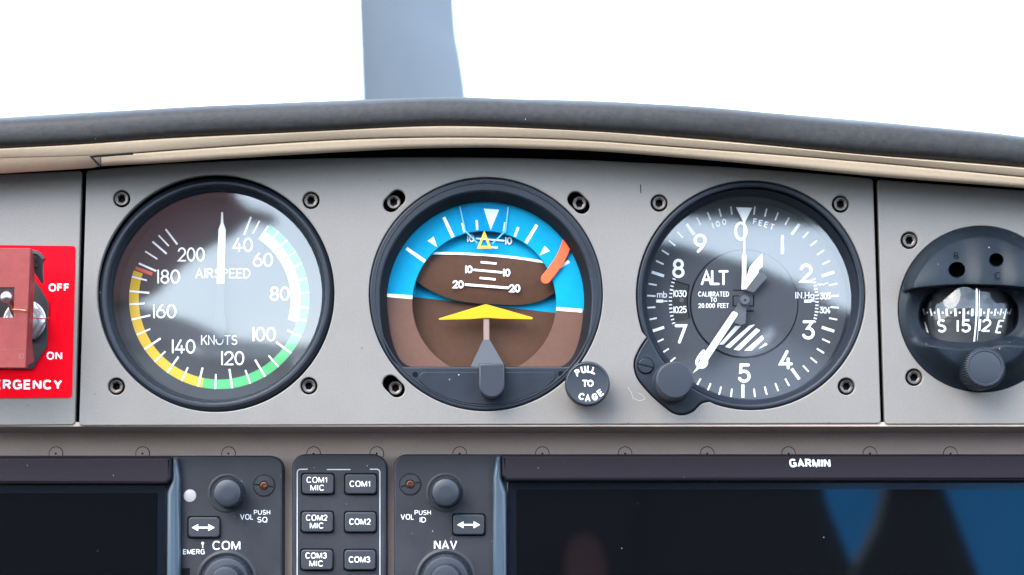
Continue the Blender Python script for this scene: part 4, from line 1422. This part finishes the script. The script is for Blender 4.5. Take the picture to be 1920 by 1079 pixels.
# toggle lever
mb = MB()
bc = P(13, 557.5, 128)
tip = P(38, 602, 46)
ax = (tip - bc)
L0 = ax.length
ax.normalize()
a1 = ax.cross(Vector((0, 0, 1))).normalized()
a2 = ax.cross(a1).normalized()
rs_ = S(13, 557, 128)
vs, fs = [], []
prof = []
for i in range(12):
    t = pi * i / 14
    prof.append((-12 * cos(t) * rs_, 12.2 * sin(t) * rs_ + 1e-5))
prof += [(14 * rs_, 8.0 * rs_), (30 * rs_, 6.8 * rs_), (L0, 10 * rs_)]
for z, r in prof:
    for i in range(24):
        g = 2 * pi * i / 24
        vs.append(bc + ax * z + (a1 * cos(g) + a2 * sin(g)) * r)
for j in range(len(prof) - 1):
    for i in range(24):
        fs.append((j * 24 + i, j * 24 + (i + 1) % 24, (j + 1) * 24 + (i + 1) % 24, (j + 1) * 24 + i))
MB().add(vs, fs).build('toggle_lever', M['chrome'], esw, recalc=True, angle=50)
wire = smooth_curve([tuple(P(22, 588, 112)), tuple(P(23.6, 581, GF + 3)), tuple(P(38, 581.2, GF + 4)), tuple(P(52, 583.6, GF + 3)), tuple(P(57, 590, GF - 26)), tuple(P(62, 596.5, 60)), tuple(P(78, 597.5, 28)), tuple(P(93, 596.5, 8))], 8)
tube_mb([Vector(p) for p in wire], 1.0 * SX, 8).build('safety_wire', M['copper'], esw)

# ------------------------------------------------------------------ display units and the audio panel
UD = -98        # unit face depth
def uv_text(mb, s, u, v, w, h, d, b=0.138):
    engrave(mb, s, u, v, h, h * b, d, width=w, gap=0.30, face=HG, cap=False)

def soft_button(parent, x0, y0, x1, y1):
    plate_mb([rrect(x0 - 3, y0 - 3, x1 + 3, y1 + 3, 6)], UD + 0.5, 3, 0).build('button_well', M['seam'], parent, smooth=False)
    bow = []
    r = rrect(x0, y0, x1, y1, 5, 6)
    cx, cy = (x0 + x1) / 2, (y0 + y1) / 2
    for (x, y) in r:
        tx = (x - cx) / ((x1 - x0) / 2)
        ty = (y - cy) / ((y1 - y0) / 2)
        bow.append((x + 1.6 * tx * (1 - ty * ty), y + 1.2 * ty * (1 - tx * tx)))
    return plate_mb([bow], UD + 9, 12, 2.2, 3).build('button', M['button'], parent)

def arrow_mb(cx, cy, w, h, d):
    mb = MB()
    a = w / 2
    sheet_mb([(cx - a, cy), (cx - a + 12, cy - h / 2), (cx - a + 12, cy - 1.5), (cx + a - 12, cy - 1.5), (cx + a - 12, cy - h / 2), (cx + a, cy), (cx + a - 12, cy + h / 2), (cx + a - 12, cy + 1.5), (cx - a + 12, cy + 1.5), (cx - a + 12, cy + h / 2)], d, mb)
    return mb

def jack_screw(parent, u, v, slotang):
    s = lathe_mb(u, v, UD + 2, [(21, UD + .6), (20.6, UD + 1.4), (19.6, UD + .2), (19.2, UD + .3), (18.4, UD + 1.6), (9, UD + 1.9), (8.4, UD - 1)], 48).build('jack_screw', M['unit'], parent, angle=25)
    mb = MB()
    a = radians(slotang)
    for sg in (-1, 1):
        ribbon(mb, [(u + sg * 9 * cos(a), v + sg * 9 * sin(a)), (u + sg * 18 * cos(a), v + sg * 18 * sin(a))], 2.2, UD + 2.2, False)
    mb.build('slot', M['seam'], s, smooth=False)
    lathe_mb(u, v, UD + 2, [(7.6, UD + .4), (6.5, UD + 3), (4.4, UD + 3.4), (3, UD + .8)], 20, wob=lambda i, r, d: 1 + .08 * sin(i * 2.1)).build('core', M['brass'], s)
    return s

def small_knob(parent, u, v):
    lathe_mb(u, v, UD + 1, [(37, UD + .5), (34, UD + 2.2), (30.5, UD + 1.0), (30, UD - 1)], 64).build('knob_collar', M['unit'], parent, angle=50)
    return lathe_mb(u, v, UD + 52, [(27.5, UD), (28.5, UD + 6), (26.4, UD + 46), (24.6, UD + 51), (22, UD + 52.4), (10, UD + 53)], 96, wob=lambda i, r, d: 1 + (.012 if i % 4 < 2 else -.012) if r > 25 else 1.0).build('volume_knob', M['knob'], parent, angle=30)

def big_knob(parent, u, v):
    lathe_mb(u, v, UD + 1, [(58, UD + .5), (53, UD + 3.5), (49, UD + 2.0), (48.5, UD - 1)], 72).build('tuning_collar', M['unit'], parent, angle=50)
    k = lathe_mb(u, v, UD + 30, [(46, UD), (46.5, UD + 5), (44.5, UD + 30), (42, UD + 34), (38, UD + 35)], 120, wob=lambda i, r, d: 1 + (.010 if i % 4 < 2 else -.010) if r > 43 else 1.0).build('tuning_knob', M['knob'], parent, angle=30)
    lathe_mb(u, v, UD + 62, [(31, UD + 30), (30.5, UD + 35), (28.5, UD + 70), (26.5, UD + 74), (22, UD + 75)], 96, wob=lambda i, r, d: 1 + (.014 if i % 4 < 2 else -.014) if r > 27 else 1.0).build('inner_knob', M['knob'], k, angle=30)
    return k

# left display with its COM strip
lu = thing('display_unit', 'dark screen with a COM tuning strip along its edge', 'avionics display', P(160, 1079, UD))
plate_mb([rrect(-260, 854.5, 529.5, 1300, 24, 8, (0, 1, 0, 0))], UD, 60, 4, 3).build('housing', M['unit'], lu)
def display(lu, x_in, x_out, sgn, lip_y, scr_y, act_y, bez_top):
    """bezel lip across the top of the screen; x_in = inner end near the tuning strip, x_out = outer end"""
    # overhanging top lip: upper face then a darker undercut
    a, b = (x_out, x_in) if x_out < x_in else (x_in, x_out)
    plate_mb([round_poly([(a, bez_top), (b, bez_top), (b, lip_y + 2), (b - (9 if sgn > 0 else 0), lip_y + 12), (a + (0 if sgn > 0 else 9), lip_y + 12), (a, lip_y + 2)], 3, 3)], UD + 28, 28, 6, 3).build('top_lip', M['lip'], lu)
    # recessed glass
    if sgn > 0:
        plate_mb([[(a, scr_y), (b - 9, scr_y), (b - 12, 1300), (a, 1300)]], UD + 3, 3, 0.8).build('screen_border', M['screen_edge'], lu)
        plate_mb([[(a, act_y), (b - 26, act_y), (b - 29, 1300), (a, 1300)]], UD + 4.2, 1, 0).build('screen', M['screen'], lu, smooth=False)
        r = [(b + 1, bez_top + 1), (b + 11, bez_top + 1), (b + 16, 895), (b + 16, 1300), (b - 10, 1300), (b - 8, 925), (b + .5, 897)]
    else:
        plate_mb([[(a + 10, scr_y), (b, scr_y), (b, 1300), (a + 12, 1300)]], UD + 3, 3, 0.8).build('screen_border', M['screen_edge'], lu)
        plate_mb([[(a + 27, act_y), (b, act_y), (b, 1300), (a + 28, 1300)]], UD + 4.2, 1, 0).build('screen', M['screen'], lu, smooth=False)
        r = [(a - 1, bez_top + 1), (a - .5, 897), (a + 8, 925), (a + 9, 1300), (a - 17, 1300), (a - 17, 895), (a - 11, bez_top + 1)]
    plate_mb([r], UD + 20, 20, 8, 5).build('side_ridge', M['ridge'], lu)
display(lu, 321, -260, 1, 896, 909.5, 925, 857)
mb = MB()
uv_text(mb, 'VOL', 462.7, 969.6, 25, 10.5, UD + .6)
uv_text(mb, 'PUSH', 491.3, 961, 30.5, 9, UD + .6)
uv_text(mb, 'SQ', 491.8, 974.8, 19, 10.5, UD + .6)
uv_text(mb, 'EMERG', 363.5, 1035, 41, 9.5, UD + .6)
uv_text(mb, 'COM', 424.6, 1023, 52, 17, UD + .6, .15)
ribbon(mb, [(380, 1021), (380, 1028)], 1.8, UD + .6, False)
sheet_mb(circ(380, 1019, 2.6, 16), UD + .7, mb)
mb.build('lettering', M['print'], lu, smooth=False)
lathe_mb(356, 930, UD + 2, [(12, UD + .4), (11.4, UD + 1.6), (6, UD + 2.8), (2, UD + 3)], 36).build('light_sensor', M['lamp'], lu)
small_knob(lu, 425.8, 924.8)
jack_screw(lu, 495, 910.8, 8)
b = soft_button(lu, 354, 970.5, 410.5, 1007.5)
arrow_mb(381, 989.6, 43, 13, UD + 9.5).build('arrow', M['white'], b, smooth=False)
big_knob(lu, 424, 1090)
sheet_mb([(341, 1065.5), (356, 1065.5), (356, 1110), (341, 1110)], UD + .6).build('card_slot', M['seam'], lu, smooth=False)

# audio panel
au = thing('audio_panel', 'narrow audio panel with six COM buttons inside a white outline', 'audio panel', P(636, 1079, UD))
plate_mb([rrect(547, 851.5, 724.5, 1300, 26, 8, (1, 1, 0, 0))], UD, 60, 4, 3).build('housing', M['unit'], au)
mb = MB()
ribbon(mb, [(557, 1200), (557.3, 886)] + [(563.3 - 6 * cos(radians(t)), 886.3 - 6 * sin(radians(t))) for t in (20, 45, 70, 90)] + [(576.5, 880.3)], 1.9, UD + .6, False)
ribbon(mb, [(613, 880.8), (657, 880.8)], 1.9, UD + .6, False)
ribbon(mb, [(693.5, 880.2), (706, 880.2)] + [(706.3 + 6 * sin(radians(t)), 886.2 - 6 * cos(radians(t))) for t in (20, 45, 70, 90)] + [(712.4, 1200)], 1.9, UD + .6, False)
mb.build('outline', M['outline'], au, smooth=False)
for i, (y0, y1) in enumerate(((889.5, 926), (960.5, 997.5), (1031.5, 1068.5))):
    dx = -1.0 * i
    b = soft_button(au, 567 + dx, y0, 624.5 + dx, y1)
    b['label'] = 'button marked COM%d MIC' % (i + 1)
    mb = MB()
    uv_text(mb, 'COM%d' % (i + 1), 594.8 + dx, y0 + 10.6, 40, 11.2, UD + 9.6)
    uv_text(mb, 'MIC', 595 + dx, y0 + 25.4, 26, 11, UD + 9.6)
    mb.build('lettering', M['white'], b, smooth=False)
    b = soft_button(au, 648 + dx * .7, y0 + .5, 704.5 + dx * .7, y1)
    b['label'] = 'button marked COM%d' % (i + 1)
    mb = MB()
    uv_text(mb, 'COM%d' % (i + 1), 675.6 + dx * .7, y0 + 18, 40, 11.5, UD + 9.6)
    mb.build('lettering', M['white'], b, smooth=False)

# right display with its NAV strip
ru = thing('display_unit', 'dark screen with a NAV tuning strip and white lettering on its top lip', 'avionics display', P(1400, 1079, UD))
plate_mb([rrect(738, 852, 2200, 1300, 24, 8, (1, 0, 0, 0))], UD, 60, 4, 3).build('housing', M['unit'], ru)
display(ru, 941, 2200, -1, 890, 905, 918, 853)
mb = MB()
uv_text(mb, 'VOL', 763.8, 969.6, 25, 10.5, UD + .6)
uv_text(mb, 'PUSH', 792.7, 961.5, 30.5, 9, UD + .6)
uv_text(mb, 'ID', 792.7, 975, 12, 10, UD + .6)
uv_text(mb, 'NAV', 835.4, 1022, 43.5, 17, UD + .6, .15)
mb.build('lettering', M['print'], ru, smooth=False)
jack_screw(ru, 769, 908.5, -14)
small_knob(ru, 835.4, 923.4)
b = soft_button(ru, 850.5, 965.5, 907.5, 1002.5)
arrow_mb(878.6, 984.4, 43, 13, UD + 9.5).build('arrow', M['white'], b, smooth=False)
big_knob(ru, 835.4, 1087)
mb = MB()
engrave(mb, 'GARMIN', 1518.5, 868.6, 16, 3.3, UD + 28.5, width=77, gap=.36, shear=-0.10, face=HG, cap=False)
mb.build('logo', M['white'], ru, smooth=False)

# ------------------------------------------------------------------ boards added behind the pilot's eye to shape the reflections, cabin floor and airfield
def RB(u, v, y):
    """where the reflection seen at (u, v) in the gauge glass meets the plane y behind the pilot"""
    g = P(u, v, -28)
    kx = (u - W / 2) / F
    ky = (v - H / 2) / F
    ry = cos(TH) + ky * sin(TH)
    rz = sin(TH) - ky * cos(TH)
    t = (g.y + y) / ry
    return Vector((g.x + kx * t, -y, g.z + rz * t))
M['board_maroon'] = mat('maroon_board', (0.24, 0.105, 0.095), 0.55, bump=0.3, bscale=120, var=0.2, vscale=8)  # cover of the added boards that reflect maroon
M['frame'] = mat('dark_cabin_lining', (0.018, 0.017, 0.018), 0.6, var=0.2, vscale=6)
M['board_white'] = mat('white_board', (0.7, 0.72, 0.74), 0.5)  # for the added strip behind the pale reflected band
M['board_grey'] = mat('grey_board', (0.50, 0.52, 0.55), 0.6, var=0.2, vscale=6)  # for the added boards that reflect as mid grey
M['asphalt'] = mat('apron_concrete', (0.16, 0.16, 0.155), 0.8, var=0.2, vscale=0.3)
M['foliage'] = mat('tree_foliage', (0.035, 0.06, 0.022), 0.8, var=0.4, vscale=0.8)
M['added_blue_block'] = mat('blue_block_paint', (0.02, 0.42, 0.95), 0.45, var=0.15, vscale=0.4)  # for the made-up block that turns the screen reflection blue
def rear(polys, y, thick, nm, material, kind='structure'):
    for poly in polys:
        pts = [RB(u, v, y) for u, v in poly]
        n = len(pts)
        b2 = [p + Vector((0, -thick, 0)) for p in pts]
        mb = MB().add(pts + b2, [tuple(range(n)), tuple(range(2 * n - 1, n - 1, -1))] + [(i, (i + 1) % n, n + (i + 1) % n, n + i) for i in range(n)])
        o = mb.build(nm, material, None, smooth=False, recalc=True)
        o['kind'] = kind
YR = 1.45
rear([[(-400, 250), (425, 250), (432, 362), (470, 392), (498, 397), (512, 404), (500, 410), (452, 404), (428, 428), (392, 446), (352, 470), (312, 505), (280, 540), (236, 562), (150, 580), (-400, 590)]], YR, 0.05, 'maroon_reflection_board', M['board_maroon'])  # added board, cut to the maroon reflection in the airspeed glass
rear([[(-400, 575), (230, 566), (300, 585), (360, 603), (430, 634), (520, 645), (640, 648), (640, 672), (385, 668), (360, 650), (300, 640), (-400, 640)]], YR + .1, 0.04, 'sill_reflection_board', M['board_grey'])  # made-up grey edge below the bright reflected sky
rear([[(375, 646), (640, 650), (640, 674), (375, 672)]], YR + .08, 0.02, 'white_reflection_board', M['board_white'])  # invented white strip, gives the pale band in the reflection
rear([[(-400, 630), (300, 630), (370, 664), (545, 672), (560, 690), (640, 690), (700, 640), (700, 860), (-400, 860)]], YR + .12, 0.04, 'grey_reflection_board', M['board_grey'])  # added pale board for the grey lower part of the airspeed reflection
rear([[(640, 200), (1165, 200), (1190, 392), (1290, 395), (1540, 413), (1760, 425), (1760, 200), (2300, 200), (2300, 100), (600, 100)]], YR, 0.05, 'top_reflection_board', M['frame'])  # unseen dark cut-out, added to bound the reflected sky from above
rear([[(640, 200), (1165, 200), (1195, 450), (1260, 455), (1340, 476), (1420, 500), (1490, 528), (1570, 575), (1650, 610), (1650, 700), (1530, 642), (1450, 606), (1425, 640), (1390, 662), (1200, 668), (1180, 1300), (700, 1300), (690, 500)]], YR - .05, 0.05, 'centre_reflection_board', M['frame'])  # added dark board that keeps sky out of the middle glass
rear([[(1200, 672), (1400, 664), (1440, 640), (1460, 612), (1530, 645), (1720, 720), (1900, 760), (1900, 830), (1185, 830)]], YR - .02, 0.05, 'grey_reflection_board', M['board_grey'])  # second added pale board, for the altimeter's lower reflection
rear([[(-400, 850), (710, 850), (710, 1300), (-400, 1300)]], YR + .09, 0.05, 'low_reflection_board', M['frame'])  # added dark board that keeps the left screen's reflection black
rear([[(1170, 826), (1900, 826), (1900, 890), (1790, 880), (1700, 900), (1548, 900), (1560, 950), (1605, 1060), (1560, 1300), (1160, 1300)]], YR - .02, 0.05, 'low_reflection_board', M['frame'])  # added dark board, its edge shapes the right screen's blue patch
rear([[(1075, 1010), (1100, 1000), (1125, 1015), (1140, 1060), (1140, 1200), (1060, 1200), (1062, 1040)]], YR - .12, 0.05, 'low_reflection_board', M['board_maroon'])  # added maroon shape for the brown hand-like reflection
rear([[(1680, 900), (1775, 900), (1850, 1090), (1850, 1300), (1590, 1300), (1620, 1060), (1660, 980)]], YR, 0.05, 'low_reflection_board', M['frame'])  # another added dark board between the blue reflections
g = MB().add([(-400, -400, -1.5), (400, -400, -1.5), (400, 400, -1.5), (-400, 400, -1.5)], [(0, 1, 2, 3)]).build('ground', M['asphalt'], None, smooth=False)
g['kind'] = 'structure'
# cockpit floor and side walls keep the light from below down
cf = MB()
box_mb(-0.62, 0.62, -1.6, 0.25, -0.62, -0.58, cf)
box_mb(-0.62, 0.62, -1.68, -1.62, -0.62, -0.06, cf)
o = cf.build('cabin_floor', M['frame'], None, smooth=False)
o['kind'] = 'structure'
for sx in (-1, 1):
    mb = MB()
    box_mb(sx * 0.62 - .02, sx * 0.62 + .02, -1.6, 0.3, -0.58, -0.10, mb)
    o = mb.build('cabin_wall', M['frame'], None, smooth=False)
    o['kind'] = 'structure'
# tree line, and a blue block added for the dark screen's reflection
mb = MB()
rnd = random.Random(3)
for i in range(2600):
    x = rnd.uniform(-70, 70)
    z = rnd.uniform(-1.5, 4.2 + 0.8 * sin(x * .4) + .6 * sin(x * 1.3))
    y = -60 + rnd.uniform(-3, 3)
    q = rnd.uniform(.5, 1.1)
    c = Vector((x, y, z))
    a = Vector((rnd.uniform(-1, 1), rnd.uniform(-1, 1), rnd.uniform(-1, 1))).normalized() * q
    b_ = a.cross(Vector((rnd.uniform(-1, 1), rnd.uniform(-1, 1), rnd.uniform(-1, 1)))).normalized() * q
    mb.add([c - a - b_, c + a - b_, c + a + b_, c - a + b_], [(0, 1, 2, 3)])
o = mb.build('treeline', M['foliage'], None, smooth=False)
tag(o, 'far green tree line reflected in the gauge glass', 'trees', kind='stuff')
mb = box_mb(5, 34, -44, -30, -1.5, 0.9)
o = mb.build('added_blue_block', M['added_blue_block'], None, smooth=False, loc=Vector((20, -37, -1.5)))  # unseen block, made up to put blue into the screen reflection
tag(o, 'unseen blue block added to be reflected in the dark screen', 'added_blue_block')
